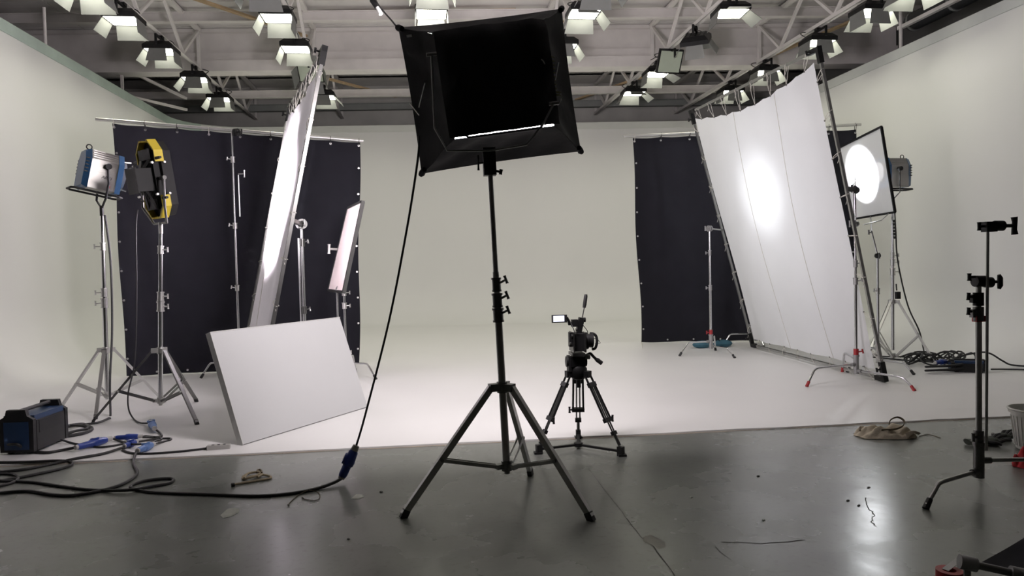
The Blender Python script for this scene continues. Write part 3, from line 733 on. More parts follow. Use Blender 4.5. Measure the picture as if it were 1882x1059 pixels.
# near C-stand of that frame
b = F(1569, 699); b = V((4.93, 7.78, 0))
cs = c_stand('chrome grip stand with red taped feet at the near end of the big right frame', b, [195, 287, 70], [.20, .13, .26], .74, 1.15, [(1.45, .0155), (2.35, .012)], [(1.16, .025), (1.36, .023)], 'chrome', 'cast_grey', 'red_paint', sleeve='red_paint', kd=(.8, -.5, .2))
grip_head(cs, b+V((0, 0, 1.83)), (-1, -.3, 0), knob=1)
grip_head(cs, V((b.x, b.y, 2.22)), (-.8, -.5, .2), 'black_metal', r=.045)
nearx = lerp(RBN, RTN, (2.22-RBN.z)/(RTN.z-RBN.z)); MB().bar(V((b.x+.02, b.y, 2.22)), nearx, .05, .05).build('frame_ear', 'black_metal', cs, 0)
MB().cyl(V((b.x-.03, b.y-.04, 1.55)), V((b.x-.05, b.y-.04, 2.3)), .008, n=8).build('arm', 'worn_steel', cs)
# far C-stand of that frame
b = F(1321, 652); b = V((4.32, 10.55, 0))
cs = c_stand('chrome grip stand in front of the right black drape with red sleeve', b, [185, 288, 60], [.20, .13, .26], .52, 1.05, [(1.55, .0155), (1.95, .012)], [(1.02, .025), (1.55, .022)], 'chrome', 'cast_grey', 'black_rubber', sleeve='red_paint', toe=.12)
grip_head(cs, b+V((0, 0, 1.93)), (-1, -.4, 0), r=.045)
farx = lerp(RBF, RTF, (1.93-RBF.z)/(RTF.z-RBF.z)); MB().bar(b+V((0, 0, 1.93)), farx+V((0, -.03, 0)), .02, .02).build('arm', 'worn_steel', cs, 0)
# low C-stand behind: carries the drape's pipe
b = V((5.42, 11.45, 0))
cs = c_stand('chrome grip stand behind the big right frame carrying the drape pipe', b, [170, 265, 20], [.20, .13, .26], .5, 1.3, [(2.4, .0155), (3.45, .012)], [(1.3, .025), (2.4, .022)], 'chrome', 'cast_grey')

def drape(label, TL, TR, HL, HR, bar_a, bar_b, ng, cat='drape', fold=.012):
    TL, TR, HL, HR = map(V, (TL, TR, HL, HR)); root = thing('black_drape', label, cat, V((HL.x, HL.y, 0)))
    n = (TR-TL).cross(HL-TL).normalized()
    if n.y > 0: n = -n
    def fn(s, t):
        p = (HL*(1-s)+HR*s)*(1-t)+(TL*(1-s)+TR*s)*t
        sag = .012*abs(math.sin(math.pi*s*ng))*(t**30)
        diag = fold*1.6*math.sin(26*(s*.9+t*.30))*math.exp(-((s-.12)/.16)**2)
        w = fold*math.sin(23*s+1.5*math.sin(5*t))*(.35+.65*(1-t))+fold*.5*math.sin(51*s+3*t)
        e = .015*math.sin(9*t)*(1-min(s, 1-s)*8 if min(s, 1-s) < .125 else 0)
        return p+n*(w+diag)-V((0, 0, sag))+(HR-HL).normalized()*e
    cl = MB().sheet(fn, 90, 40, .004).build('cloth', 'black_cloth', root, 60)
    bar_a, bar_b = V(bar_a), V(bar_b)
    pipe = MB().tube([bar_a, bar_b], .024, 12).build('pipe', 'alu', root)
    for k in range(ng+1):
        s = k/ng; p = V(fn(min(max(s, .006), .994), .985)); q = bar_a.lerp(bar_b, max(0, min(1, (p-bar_a).dot(bar_b-bar_a)/(bar_b-bar_a).length_squared)))
        MB().cyl(p+n*.004, p+n*.012, .017, n=10).build('grommet', 'alu', cl)
        MB().tube([p+n*.012, q+n*.03, q+V((0, 0, .03)), q-n*.03, p-n*.01], .005, 5).build('tie', 'black_rubber' if k % 3 else 'cord_white', root)
    for k in range(1, 9):
        for s in (.008, .992):
            p = V(fn(s, 1-k/8.6)); MB().cyl(p+n*.004, p+n*.012, .015, n=8).build('grommet', 'alu', cl)
    for k in range(1, 8):
        p = V(fn(k/8, .012)); MB().cyl(p+n*.004, p+n*.012, .015, n=8).build('grommet', 'alu', cl)
    return root, fn
# right drape
drape('large black drape hanging behind the big frame on the right', P(1162, 254, 11.75), P(1573, 238, 11.6), F(1179, 632)+V((0, 0, .03)), V((P(1573, 238, 11.6).x-.05, 11.6, .04)), P(1146, 251, 11.72), P(1582, 229, 11.57), 8)
cable('white tie string dangling from the lower left corner of the right drape', [F(1178, 630)+V((0, -.02, .03)), F(1181, 640, .008), F(1178, 655, .006)], .006, 'cord_white', 'tie_string', cat='string')
# left drape
LTL, LTR = P(206, 227, 10.55), P(661, 262, 10.85)
drape('large black drape with white eyelets hanging on the left', LTL, LTR, V((LTL.x+.06, 10.55, .025)), V((LTR.x-.1, 10.85, .03)), P(176, 219, 10.5), P(668, 259, 10.8), 8, fold=.016)
# its centre stand
b = V((P(437, 560, 10.3).x, 10.3, 0))
cs = c_stand('chrome grip stand with tall double riser in front of the left drape', b, [200, 300, 80], [.20, .13, .26], .5, 1.2, [(2.05, .0165), (2.95, .014), (3.34, .012)], [(1.2, .03), (2.05, .03), (2.95, .028)], 'chrome', 'alu', kd=(-1, -.3, .2))
grip_head(cs, P(434, 243, 10.3), (1, -.4, 0), 'black_metal', r=.05)
MB().cyl(P(441, 398, 10.25), P(438, 322, 10.25), .010, n=8).build('arm', 'chrome', cs)
k = MB(); tee_knob(k, P(438, 320, 10.25), (1, -.3, 0), .09, .01, .014, .10); k.build('knob', 'chrome', cs)

# ---- left diffusion frame
LBN, LTN = P(484, 690, 7.35), P(596, 90, 7.35)
LBF, LTF = P(449, 640, 9.95), P(533, 196, 9.95)
butterfly('tall white silk diffusion frame leaning right, glaring on the left', LBN, LBF, LTF, LTN, 'silk_left', 'gunmetal', .10, 7, tube=.034, seams=(.5,), facing=-1)
b = V((P(560, 600, 7.95).x, 7.95, 0))
cs = c_stand('dark chrome grip stand holding up the left diffusion frame', b, [60, 150, 265], [.20, .13, .26], .42, 1.0, [(1.75, .016), (1.95, .014)], [(1.0, .026), (1.72, .028)], 'chrome', 'gunmetal', kd=(1, -.4, .2))
nx = lerp(LBN, LTN, (1.93-LBN.z)/(LTN.z-LBN.z))
grip_head(cs, b+V((0, 0, 1.93)), (.5, -1, .1), 'gunmetal', r=.055, kl=.10); MB().bar(b+V((0, 0, 1.93)), nx, .04, .04).build('frame_ear', 'gunmetal', cs, 0)
MB().cyl(b+V((-.035, 0, .8)), b+V((-.035, 0, 1.78)), .010, n=8).build('arm', 'chrome', cs)

# ---- polystyrene board
BLb, BRb = F(447, 822), F(677, 751)
ed = (BRb-BLb); bw = ed.length; ed.normalize(); back = V((-ed.y, ed.x, 0))
TLb = BLb+back*.33+V((0, 0, .925)); upv = (TLb-BLb).normalized(); bn = ed.cross(upv).normalized()
if bn.y > 0: bn = -bn
Rb = Matrix((ed, bn, upv)).transposed()
bc = BLb+ed*bw/2+upv*(TLb-BLb).length/2-bn*.028+V((0, 0, FLZ+.004))
root = thing('foam_board', 'thick white polystyrene board leaning in front of the left frame', 'board', BLb)
MB().box(bc, (bw-.01, .05, (TLb-BLb).length-.01), Rb).build('face_panel', 'foam_white', root, 0)
MB().box(bc-ed*(bw/2-.001), (.006, .056, (TLb-BLb).length), Rb).build('cut_edge', 'foam_edge', root, 0)
MB().box(bc+upv*((TLb-BLb).length/2-.001), (bw, .056, .006), Rb).build('cut_edge', 'foam_edge', root, 0)

# ---- slim pink panel and stand
pn, pf = 9.35, 10.0
c4 = [P(632, 537, pn), P(605, 534, pf), P(641, 383, pf), P(667, 371, pn)]
root = thing('reflector_panel', 'slim dark-framed panel with pale pink face beside the left frame', 'panel', V((c4[0].x, c4[0].y, c4[0].z)))
nn = ((c4[1]-c4[0]).cross(c4[3]-c4[0])).normalized()
if nn.dot(CAMPOS-c4[0]) < 0: nn = -nn
MB().sheet(lambda s, t: (c4[0]*(1-s)+c4[1]*s)*(1-t)+(c4[3]*(1-s)+c4[2]*s)*t, 2, 2, .03).build('face', 'panel_pink', root, 0)
for i in range(4): MB().bar(c4[i], c4[(i+1) % 4], .035, .045, up=nn).build('frame_bar', 'gunmetal', root, 0)
mid = (c4[0]+c4[1]+c4[2]+c4[3])/4
k = MB(); h0 = lerp(c4[1], c4[2], .5); 
MB().bar(lerp(c4[1], c4[2], .28), lerp(c4[1], c4[2], .72), .03, .04, up=nn).build('yoke_bar', 'alu', root, 0)
tee_knob(k, h0, (-1, -.2, .05), .13, .016, .022, .13); k.build('tilt_knob', 'alu', root)
b = V((P(634, 600, 9.62).x, 9.62, 0)); 
cs = c_stand('chrome grip stand under the slim pink panel', b, [330, 215, 80], [.20, .13, .26], .46, .62, [(1.12, .0165), (1.32, .014)], [(.95, .03), (1.12, .03)], 'chrome', 'alu', kd=(1, -.2, 0))
MB().cyl(b+V((-.09, 0, .3)), b+V((-.09, 0, 1.2)), .014, n=10).build('arm', 'chrome', cs)
MB().bar(b+V((-.09, 0, 1.2)), b+V((.0, 0, 1.28)), .02, .02).bar(b+V((0, 0, 1.28)), lerp(c4[0], c4[1], .4), .02, .02).build('arm', 'gunmetal', cs, 0)

# ---- small diffusion frame on the right
s4 = [P(1645, 390, 8.8), P(1567, 403, 9.95), P(1540, 273, 9.95), P(1620, 233, 8.8)]
root = thing('diffusion_frame', 'small square diffusion frame with dark rim and blazing round hotspot', 'diffusion frame', s4[0])
sn = ((s4[1]-s4[0]).cross(s4[3]-s4[0])).normalized()
MB().grid(lambda s, t: (s4[0]*(1-s)+s4[1]*s)*(1-t)+(s4[3]*(1-s)+s4[2]*s)*t, 8, 8).build('silk', 'silk_small', root, 0)
for i in range(4): MB().bar(s4[i], s4[(i+1) % 4], .028, .028, up=sn).build('frame_bar', 'black_metal', root, 0)
SMALLC = (s4[0]+s4[1]+s4[2]+s4[3])/4
b = V((P(1614, 640, 8.5).x, 8.5, 0))
cs = c_stand('chrome grip stand with slanted arm below the small square diffusion frame', b, [190, 290, 80], [.20, .13, .26], .48, 1.0, [(1.42, .0155)], [(1.0, .026)], 'chrome', 'alu', kd=(-1, -.3, .2))
grip_head(cs, b+V((0, 0, 1.46)), (-.4, -1, 0), 'gunmetal', r=.034)
MB().tube([b+V((0, 0, 1.46)), P(1602, 425, 8.5), lerp(s4[0], s4[1], .55)], .009, 8).build('arm', 'chrome', cs)
MB().tube([P(1588, 413, 8.52), P(1620, 405, 8.5), lerp(s4[0], s4[1], .12)], .007, 8).build('arm', 'chrome', cs)
k = MB(); tee_knob(k, P(1602, 427, 8.5), (-1, -.3, 0), .05, .009, .013, .06); k.build('knob', 'gunmetal', cs)

# ================================================================== LAMPS ON STANDS
def frame_axes(d):
    d = V(d).normalized(); s = d.cross(V((0, 0, 1))).normalized(); u = s.cross(d); return d, s, u
def hmi(label, c, aim, spot_w, spot_deg, col, target, core=1.0, core_deg=40, blend=.12, sc=1.0, text=True):
    """daylight lamp head: finned silver body, blue end bells, fork yoke, base loop"""
    c = V(c); d, s, u = frame_axes(aim)
    root = thing('daylight_lamp', label, 'lamp', c)
    def W(x, y, z): return c+(d*x+s*y+u*z)*sc
    def octo(r, h): return [(-.19*r, -.24*h), (.19*r, -.24*h), (.2*r, -.06*h), (.2*r, .10*h), (.12*r, .22*h), (-.12*r, .22*h), (-.2*r, .10*h), (-.2*r, -.06*h)]
    def ext(x0, x1, r0=1.0, h0=1.0, r1=None, h1=None):
        mb = MB(); a = [W(x0, y, z) for y, z in octo(r0, h0)]; b_ = [W(x1, y, z) for y, z in octo(r1 or r0, h1 or h0)]; k = 8
        return mb.add(a+b_, [tuple(range(k))[::-1], tuple(range(k, 2*k))]+[(i, (i+1) % k, k+(i+1) % k, k+i) for i in range(k)])
    ext(-.15, .14).build('body', 'hmi_silver', root, 0)
    Rm = Matrix((d, s, u)).transposed()
    for k in range(7):
        for sd in (-1, 1):
            MB().box(W(0, sd*.197, .10-.022*k), (.27*sc, .014*sc, .010*sc), Rm).build('fin', 'hmi_silver', root, 0)
    for k in range(4):
        for sd in (-1, 1): MB().box(W(0, sd*(.13+.018*k), .215-.028*k), (.27*sc, .012*sc, .012*sc), Rm).build('fin', 'hmi_silver', root, 0)
    MB().box(W(-.005, 0, -.145), (.29*sc, .405*sc, .18*sc), Rm).build('lower_box', 'hmi_silver', root, 0)
    rb = ext(-.21, -.15, .86, .92, 1.04, 1.03).build('rear_bell', 'hmi_blue', root, 0)
    for k in range(5):
        for sd in (-1, 1): MB().box(W(-.185, sd*.19, .10-.04*k), (.05*sc, .012*sc, .013*sc), Rm).build('vent', 'black_plastic', rb, 0)
    ext(.14, .20, 1.05, 1.04, 1.05, 1.04).build('front_bell', 'hmi_blue', root, 0)
    MB().cyl(W(.20, 0, 0), W(.245, 0, 0), .175*sc, .185*sc, n=24).build('lens_ring', 'grey_plastic', root)
    MB().cyl(W(.235, 0, 0), W(.250, 0, 0), .165*sc, n=24).build('lens', 'hmi_lens', root)
    for a in (60, 180, 300):
        y, z = .19*math.cos(math.radians(a)), .19*math.sin(math.radians(a)); MB().bar(W(.21, y, z), W(.29, y*1.08, z*1.08), .03*sc, .012*sc).build('accessory_clip', 'alu', root, 0)
    MB().tube([W(-.16+.03*math.cos(a), 0, .262+.03*math.sin(a)) for a in [2*math.pi*i/12 for i in range(12)]], .007*sc, 6, closed=True).build('hang_ring', 'black_metal', root)
    lp = [W(-.26, -.13, -.27), W(.22, -.13, -.27), W(.26, -.09, -.27), W(.26, .09, -.27), W(.22, .13, -.27), W(-.26, .13, -.27), W(-.29, .09, -.27), W(-.29, -.09, -.27)]
    MB().tube(lp, .013*sc, 8, closed=True).build('base_loop', 'black_metal', root)
    bot = c+V((0, 0, -.43*sc))
    yk = MB()
    for sd in (-1, 1):
        a = W(.02, sd*.235, .04); sv = s*sd
        yk.tube([a, a+V((0, 0, -.20*sc)), c+sv*.2*sc+V((0, 0, -.33*sc)), bot+sv*.02*sc], .014*sc, 8, flat=.6)
    yk.cyl(bot+V((0, 0, .02)), bot-V((0, 0, .10*sc)), .022*sc, n=12).build('yoke', 'black_metal', root)
    for sd in (-1, 1): MB().cyl(W(.02, sd*.20, .04), W(.02, sd*.27, .04), .035*sc, n=14).build('tilt_lock', 'black_metal', root)
    if text:
        for sd in (1,):
            fc = bpy.data.curves.new('lettering', 'FONT'); fc.body = 'ARRI'; fc.size = .052*sc; fc.extrude = .001; fc.align_x = 'CENTER'; fc.shear = .25
            to = bpy.data.objects.new('tmp', fc); COL.objects.link(to); bpy.context.view_layer.update()
            me = bpy.data.meshes.new_from_object(to.evaluated_get(bpy.context.evaluated_depsgraph_get())); bpy.data.objects.remove(to)
            # lettering on the side that faces the room
            R2 = Matrix((d, u, s)).transposed()
            vs = [R2 @ V(v.co) for v in me.vertices]; fs = [tuple(p.vertices) for p in me.polygons]; bpy.data.meshes.remove(me)
            mb = MB().add([W(.03, .206, -.105)+v for v in vs], fs); mb.build('lettering', 'ink', root, 0)
        MB().box(W(.07, .205, -.19), (.025, .004, .025), Rm).build('badge', 'red_paint', root, 0)
    # a fresnel throws a wide flood with a hot core
    for pw, deg, bl in ((spot_w, spot_deg, blend), (spot_w*core, core_deg, 1.0)):
        L = bpy.data.lights.new('lamp_beam', 'SPOT'); L.energy = pw; L.spot_size = math.radians(deg); L.spot_blend = bl; L.color = col; L.shadow_soft_size = .05
        lo = bpy.data.objects.new('lamp_beam', L); COL.objects.link(lo); lo.parent = root
        lo.location = W(.27, 0, 0)-c; lo.rotation_euler = (V(target)-W(.27, 0, 0)).to_track_quat('-Z', 'Y').to_euler()
    return root

# left lamp: stand, head
SA = V((P(197, 730, 8.05).x, 8.05, 0)); hA = P(184, 316, 8.0)
tA = V((SA.x, SA.y, 0))+V((hA.x-SA.x, hA.y-SA.y, hA.z-.45))
def on_cyc(p): return V((p[0], p[1], FLZ))
tripod_stand('tall chrome stand far left carrying the blue and silver lamp', V((SA.x, SA.y, FLZ)), tA, [on_cyc(F(111, 756)), on_cyc(F(176, 773)), on_cyc(F(300, 742))], P(195, 645, 8.05).z, P(197, 727, 8.05).z,
   [(.12, 1.15, .0225), (1.0, 1.72, .019), (1.6, tA.z, .016)], [(1.13, .10, .033), (1.24, .09, .030), (1.72, .08, .026)], 'alu', 'chrome', 'alu', brace_at=.58, knobd=(-1, -.3, 0))
LF_T = lerp(lerp(LBN, LTN, .55), lerp(LBF, LTF, .55), .45)
aimA = V((.80, .60, -.20))
hmi('blue and silver daylight lamp on the far left stand', hA, aimA, HMI_LEFT_W, 60, (1.0, .90, .96), LF_T, core=.6, core_deg=34, blend=.7, sc=.86)

# second stand, black and yellow LED lamp
SBp = V((P(294, 740, 7.55).x, 7.55, 0)); hB = P(286, 330, 7.5)
tB = V((hB.x+.03, hB.y, hB.z-.46))
tripod_stand('tall chrome stand carrying the black lamp with yellow corners', V((SBp.x, SBp.y, FLZ)), tB, [on_cyc(F(171, 780)), on_cyc(F(362, 783)), on_cyc((SBp.x+.12, 8.3, 0))], P(291, 646, 7.55).z, P(295, 738, 7.55).z,
   [(.14, 1.10, .0225), (1.0, 1.66, .019), (1.5, tB.z, .016)], [(1.10, .10, .033), (1.20, .09, .030), (1.66, .08, .026)], 'gunmetal', 'chrome', 'alu', brace_at=.58, knobd=(1, -.3, 0))
def led_lamp(c, aim, target):
    c = V(c); d, s, u = frame_axes(aim)
    root = thing('led_lamp', 'black square lamp with yellow corner guards seen from behind', 'lamp', c)
    Rm = Matrix((d, s, u)).transposed()
    def W(x, y, z): return c+d*x+s*y+u*z
    hw, hh = .175, .36
    oc = [(-hw+.09, -hh), (hw-.09, -hh), (hw, -hh+.10), (hw, hh-.10), (hw-.09, hh), (-hw+.09, hh), (-hw, hh-.10), (-hw, -hh+.10)]
    mb = MB(); a = [W(.0, y, z) for y, z in oc]; b_ = [W(.10, y, z) for y, z in oc]
    mb.add(a+b_, [tuple(range(8))[::-1], tuple(range(8, 16))]+[(i, (i+1) % 8, 8+(i+1) % 8, 8+i) for i in range(8)]).build('front_panel', 'black_metal', root, 0)
    MB().box(W(.104, 0, 0), (.006, hw*1.3, hh*1.55), Rm).build('light_face', 'hmi_lens', root, 0)
    for k in range(9): MB().box(W(-.03, -.12+.03*k, .0), (.06, .008, .56), Rm).build('heat_fin', 'black_metal', root, 0)
    for z in (.24, -.24):
        MB().box(W(-.05, 0, z), (.05, .22, .10), Rm).build('fan_housing', 'black_plastic', root, 0)
        for y in (-.09, .09): MB().bar(W(-.07, y, z-.05), W(-.12, y*.4, z*.45), .02, .02).build('strut', 'gunmetal', root, 0)
    bx = MB().box(W(-.135, -.02, .0), (.15, .20, .22), Rm).build('driver_box', 'ballast_grey', root, 0)
    MB().box(W(-.215, -.02, 0), (.012, .22, .25), Rm).build('rear_plate', 'black_plastic', bx, 0)
    MB().box(W(-.13, -.123, -.01), (.03, .006, .03), Rm).build('switch', 'grey_plastic', bx, 0)
    for y in (-1, 1):
        for z in (-1, 1):
            g = MB()
            g.bar(W(-.02, y*(hw+.005), z*(hh-.20)), W(-.02, y*(hw+.005), z*(hh-.09)), .085, .016, up=s)
            g.bar(W(-.02, y*(hw+.005), z*(hh-.095)), W(-.02, y*(hw-.09), z*(hh+.012)), .085, .016, up=s)
            g.bar(W(-.02, y*(hw-.085), z*(hh+.012)), W(-.02, y*(hw-.115), z*(hh+.012)), .085, .016, up=u)
            gg = g.build('corner_guard', 'yellow_guard', root, 0)
            for q in (-.10, .02): MB().cyl(W(q, y*(hw+.005), z*(hh-.21)), W(q, y*(hw+.03), z*(hh-.21)), .012, n=8).build('bolt', 'alu', gg)
            MB().cyl(W(-.05, y*(hw+.01), z*(hh-.17)), W(-.05, y*(hw+.10), z*(hh-.17)), .015, .012, n=10).build('handle', 'black_rubber', root)
    for y in (-1, 1):
        MB().cyl(W(-.03, y*(hw), 0), W(-.03, y*(hw+.075), 0), .02, n=10).build('tilt_lock', 'gunmetal', root)
    bot = V((tB.x, tB.y, c.z-.45))
    e = hw+.055
    yk = [W(-.03, -e, .0), W(-.03, -e, 0)-V((0, 0, .26)), bot-s*.13+V((0, 0, .02)), bot+s*.13+V((0, 0, .02)), W(-.03, e, 0)-V((0, 0, .26)), W(-.03, e, 0)]
    MB().tube(yk, .013, 8).build('yoke', 'gunmetal', root)
    MB().cyl(bot+V((0, 0, .03)), bot-V((0, 0, .08)), .02, n=10).build('spigot', 'alu', root)
    L = bpy.data.lights.new('lamp_beam', 'SPOT'); L.energy = LED_W; L.spot_size = math.radians(70); L.spot_blend = .6; L.color = (1, .93, .97); L.shadow_soft_size = .2
    lo = bpy.data.objects.new('lamp_beam', L); COL.objects.link(lo); lo.parent = root
    lo.location = W(.16, 0, 0)-c; lo.rotation_euler = (V(target)-W(.16, 0, 0)).to_track_quat('-Z', 'Y').to_euler()
    return root
aimB = V((math.cos(math.radians(44)), math.sin(math.radians(44)), .14))
led_lamp(hB, aimB, lerp(lerp(LBN, LTN, .6), lerp(LBF, LTF, .6), .5))

# right lamp behind the small frame
hR = P(1640, 318, 9.45)
SR = V((P(1641, 600, 9.4).x, 9.4, 0)); tR = V((hR.x-.0, hR.y, hR.z-.44))
HOT = P(1432, 352, 9.55); f0 = lerp(RBN, RTN, .5); 
tripod_stand('tall chrome stand on the right carrying the lamp behind the small frame', V((SR.x, SR.y, FLZ)), tR, [on_cyc(F(1716, 668)), on_cyc(F(1588, 676)), on_cyc((SR.x+.1, 10.1, 0))], P(1642, 556, 9.4).z, P(1643, 655, 9.4).z,
   [(.12, 1.2, .0225), (1.1, 1.6, .019), (1.5, tR.z, .016)], [(1.22, .10, .033), (1.35, .09, .030), (1.45, .08, .026)], 'alu', 'chrome', 'alu', brace_at=.58, knobd=(1, -.3, 0))
hmi('blue and silver daylight lamp half hidden behind the small square frame', hR, V((-1, .05, .02)), HMI_RIGHT_W*1.5, 122, (.95, .975, 1.0), HOT, core=1.35, core_deg=52, sc=.86)

# ================================================================== CAMERA ON TRIPOD
TY = 5.5
tc_ = V((P(1063, 690, TY).x, TY, 0)); tf = [F(991, 834), F(1141, 838), F(1063, 806)]
zb = P(1063, 684, TY).z
root = thing('camera_tripod', 'black video tripod with triple-tube legs and ground spreader', 'tripod', tc_)
MB().lathe([(0, .05), (.055, .05), (.068, .03), (.07, -.01), (.05, -.05), (.02, -.06), (0, -.06)], tc_+V((0, 0, zb)), 20).build('bowl', 'black_metal', root)
MB().cyl(tc_+V((0, 0, zb-.12)), tc_+V((0, 0, zb-.05)), .018, n=12).build('tie_down', 'black_rubber', root)
for f in tf:
    d = V((f.x-tc_.x, f.y-tc_.y, 0)).normalized(); sd = V((-d.y, d.x, 0)); top = tc_+d*.085+V((0, 0, zb-.02)); foot = f+V((0, 0, .06)); ax = foot-top
    MB().box(tc_+d*.07+V((0, 0, zb-.01)), (.07, .05, .05), Matrix((d, sd, V((0, 0, 1)))).transposed()).build('shoulder', 'black_metal', root, 0)
    lg = MB()
    for k in (-1, 1): lg.tube([top+sd*.036*k, top+ax*.62+sd*.042*k], .0085, 8)
    l0 = lg.build('leg', 'black_metal', root)
    l1 = MB()
    for k in (-.38, .38): l1.tube([top+ax*.16+sd*.032*k, top+ax*.80+sd*.036*k], .0065, 8)
    l1.tube([top+ax*.78, top+ax*.97], .013, 10); l1.build('inner_tube', 'gunmetal', l0)
    w = ax.normalized(); Rl = Matrix((sd, sd.cross(w).normalized(), w)).transposed()
    for q, hgt, wd in ((.13, .035, .090), (.62, .032, .102), (.80, .028, .05)): MB().box(top+ax*q, (wd, .026, hgt), Rl).build('clamp_block', 'black_plastic', l0, 0)
    k = MB(); tee_knob(k, top+ax*.62+sd*.05, sd, .02, .007, .010, .05); k.build('lock_lever', 'black_plastic', l0)
    MB().box(f+V((0, 0, .035)), (.045, .04, .07), Matrix((d, sd, V((0, 0, 1)))).transposed()).box(f+V((0, 0, .008))+d*.01, (.06, .055, .016)).build('rubber_foot', 'black_rubber', l0, 0)
sc_ = V((P(1063, 826, 5.52).x, 5.52, .03)); sp = MB()
for f in tf: sp.bar(sc_, f+V((0, 0, .035)), .022, .016)
sp.cyl(sc_-V((0, 0, .012)), sc_+V((0, 0, .016)), .035, n=14).build('ground_spreader', 'black_plastic', root, 0)
# fluid head
def Q(px, py, dy=0.0): return P(px, py, TY+dy)
hd = thing('fluid_head', 'black fluid head with pan handle between tripod and camera', 'tripod head', V((tc_.x, TY, zb+.05)))
MB().cyl(V((tc_.x, TY, zb+.05)), Q(1060, 672)*1.0, .056, .05, n=18).build('pan_base', 'black_metal', hd)
hb = Q(1060, 664); MB().box(hb, (.115, .10, .075)).build('tilt_body', 'black_metal', hd, 0)
MB().cyl(hb+V((-.085, 0, .0)), hb+V((.075, 0, 0)), .042, n=18).build('drag_drum', 'black_plastic', hd)
MB().box(Q(1046, 668), (.022, .09, .12)).build('side_dial', 'black_plastic', hd, 0)
MB().box(Q(1060, 650), (.10, .16, .022)).build('quick_plate', 'gunmetal', hd, 0)
h = MB().tube(spline([Q(1072, 655), Q(1080, 652), Q(1085, 650), Q(1090, 655), Q(1096, 661)], 5), .011, 8).build('pan_handle', 'black_metal', hd)
MB().tube([Q(1095, 660), Q(1098, 662), Q(1106, 668)], [.013, .018, .017], 10).build('grip', 'black_rubber', h)
MB().cyl(Q(1074, 656, -.03), Q(1084, 656, -.03), .020, n=12).build('rosette', 'gunmetal', hd)
# camera
cm = thing('cinema_camera', 'black rigged video camera with side handgrip and top handle on the tripod', 'camera', Q(1060, 647))
bb = Q(1062, 628); MB().box(bb, (.10, .16, .135)).build('body', 'black_plastic', cm, 0)
for q, dx in ((1051, 0), (1072, 0)): MB().box(Q(q, 628, -.02), (.010, .17, .15)).build('cage_plate', 'gunmetal', cm, 0)
MB().box(Q(1049, 624, -.06), (.03, .05, .11)).build('battery', 'black_plastic', cm, 0)
MB().cyl(bb+V((.05, 0, 0)), Q(1080, 627), .058, .060, n=22).build('lens_barrel', 'black_plastic', cm)
for x in (1074, 1078): MB().cyl(Q(x, 627), Q(x+1.6, 627), .064, n=22).build('focus_ring', 'black_rubber', cm)
MB().cyl(Q(1080, 626), Q(1089, 626), .053, .056, n=20).build('lens_hood', 'black_plastic', cm)
MB().tube(spline([Q(1084, 613), Q(1091, 614), Q(1096, 619), Q(1097, 630), Q(1094, 640), Q(1088, 642)], 4), .011, 8).build('hand_grip', 'black_rubber', cm)
MB().tube(spline([Q(1093, 632), Q(1103, 631), Q(1100, 626), Q(1092, 622)], 4), .0018, 5).build('lead', 'black_rubber', cm)
MB().tube(spline([Q(1070, 596, -.03), Q(1078, 606, -.03), Q(1080, 612, -.02), Q(1072, 610, -.03)], 4), .003, 5).build('lead', 'black_rubber', cm)
MB().bar(Q(1063, 612), Q(1069, 584), .04, .05, up=(0, 1, 0)).build('top_plate', 'black_metal', cm, 0)
for dy in (-.012, .012): MB().cyl(Q(1069, 590, dy), Q(1074, 564, dy), .0045, n=8).build('handle_rod', 'gunmetal', cm)
MB().tube([Q(1073.5, 566), Q(1074.5, 560), Q(1076.5, 545), Q(1077, 541)], [.012, .015, .015, .011], 10).build('handle_grip', 'black_rubber', cm)
MB().cyl(Q(1072, 588, -.03), Q(1076, 588, -.03), .018, n=12).build('rosette', 'black_metal', cm)
MB().box(Q(1056, 594), (.05, .05, .055)).bar(Q(1056, 592), Q(1049, 595), .02, .02).build('accessory_mount', 'black_metal', cm, 0)
for i, (x, y) in enumerate(((1050, 618), (1053, 640), (1058, 606), (1047, 632))): MB().cyl(Q(x, y, -.09), Q(x+2.5, y, -.09), .012, n=10).build('knob', 'gunmetal', cm)
MB().tube(spline([Q(1047, 590, -.02), Q(1052, 600, -.05), Q(1056, 612, -.09), Q(1054, 630, -.09), Q(1058, 640, -.08)], 5), .004, 5).build('lead', 'black_rubber', cm)
mn = thing('camera_monitor', 'small lit monitor on a swivel arm left of the camera', 'monitor', Q(1030, 592, -.03))
MB().box(Q(1028, 586, -.03), (.118, .018, .060)).build('casing', 'black_plastic', mn, 0)
MB().box(Q(1027, 586, -.041), (.085, .003, .044)).build('screen', 'screen_lit', mn, 0)
MB().tube([Q(1041, 584, -.03), Q(1045, 590, -.03), Q(1046, 596, -.02), Q(1053, 596, -.01)], [.014, .011, .012, .009], 8).build('swivel_arm', 'black_metal', mn)

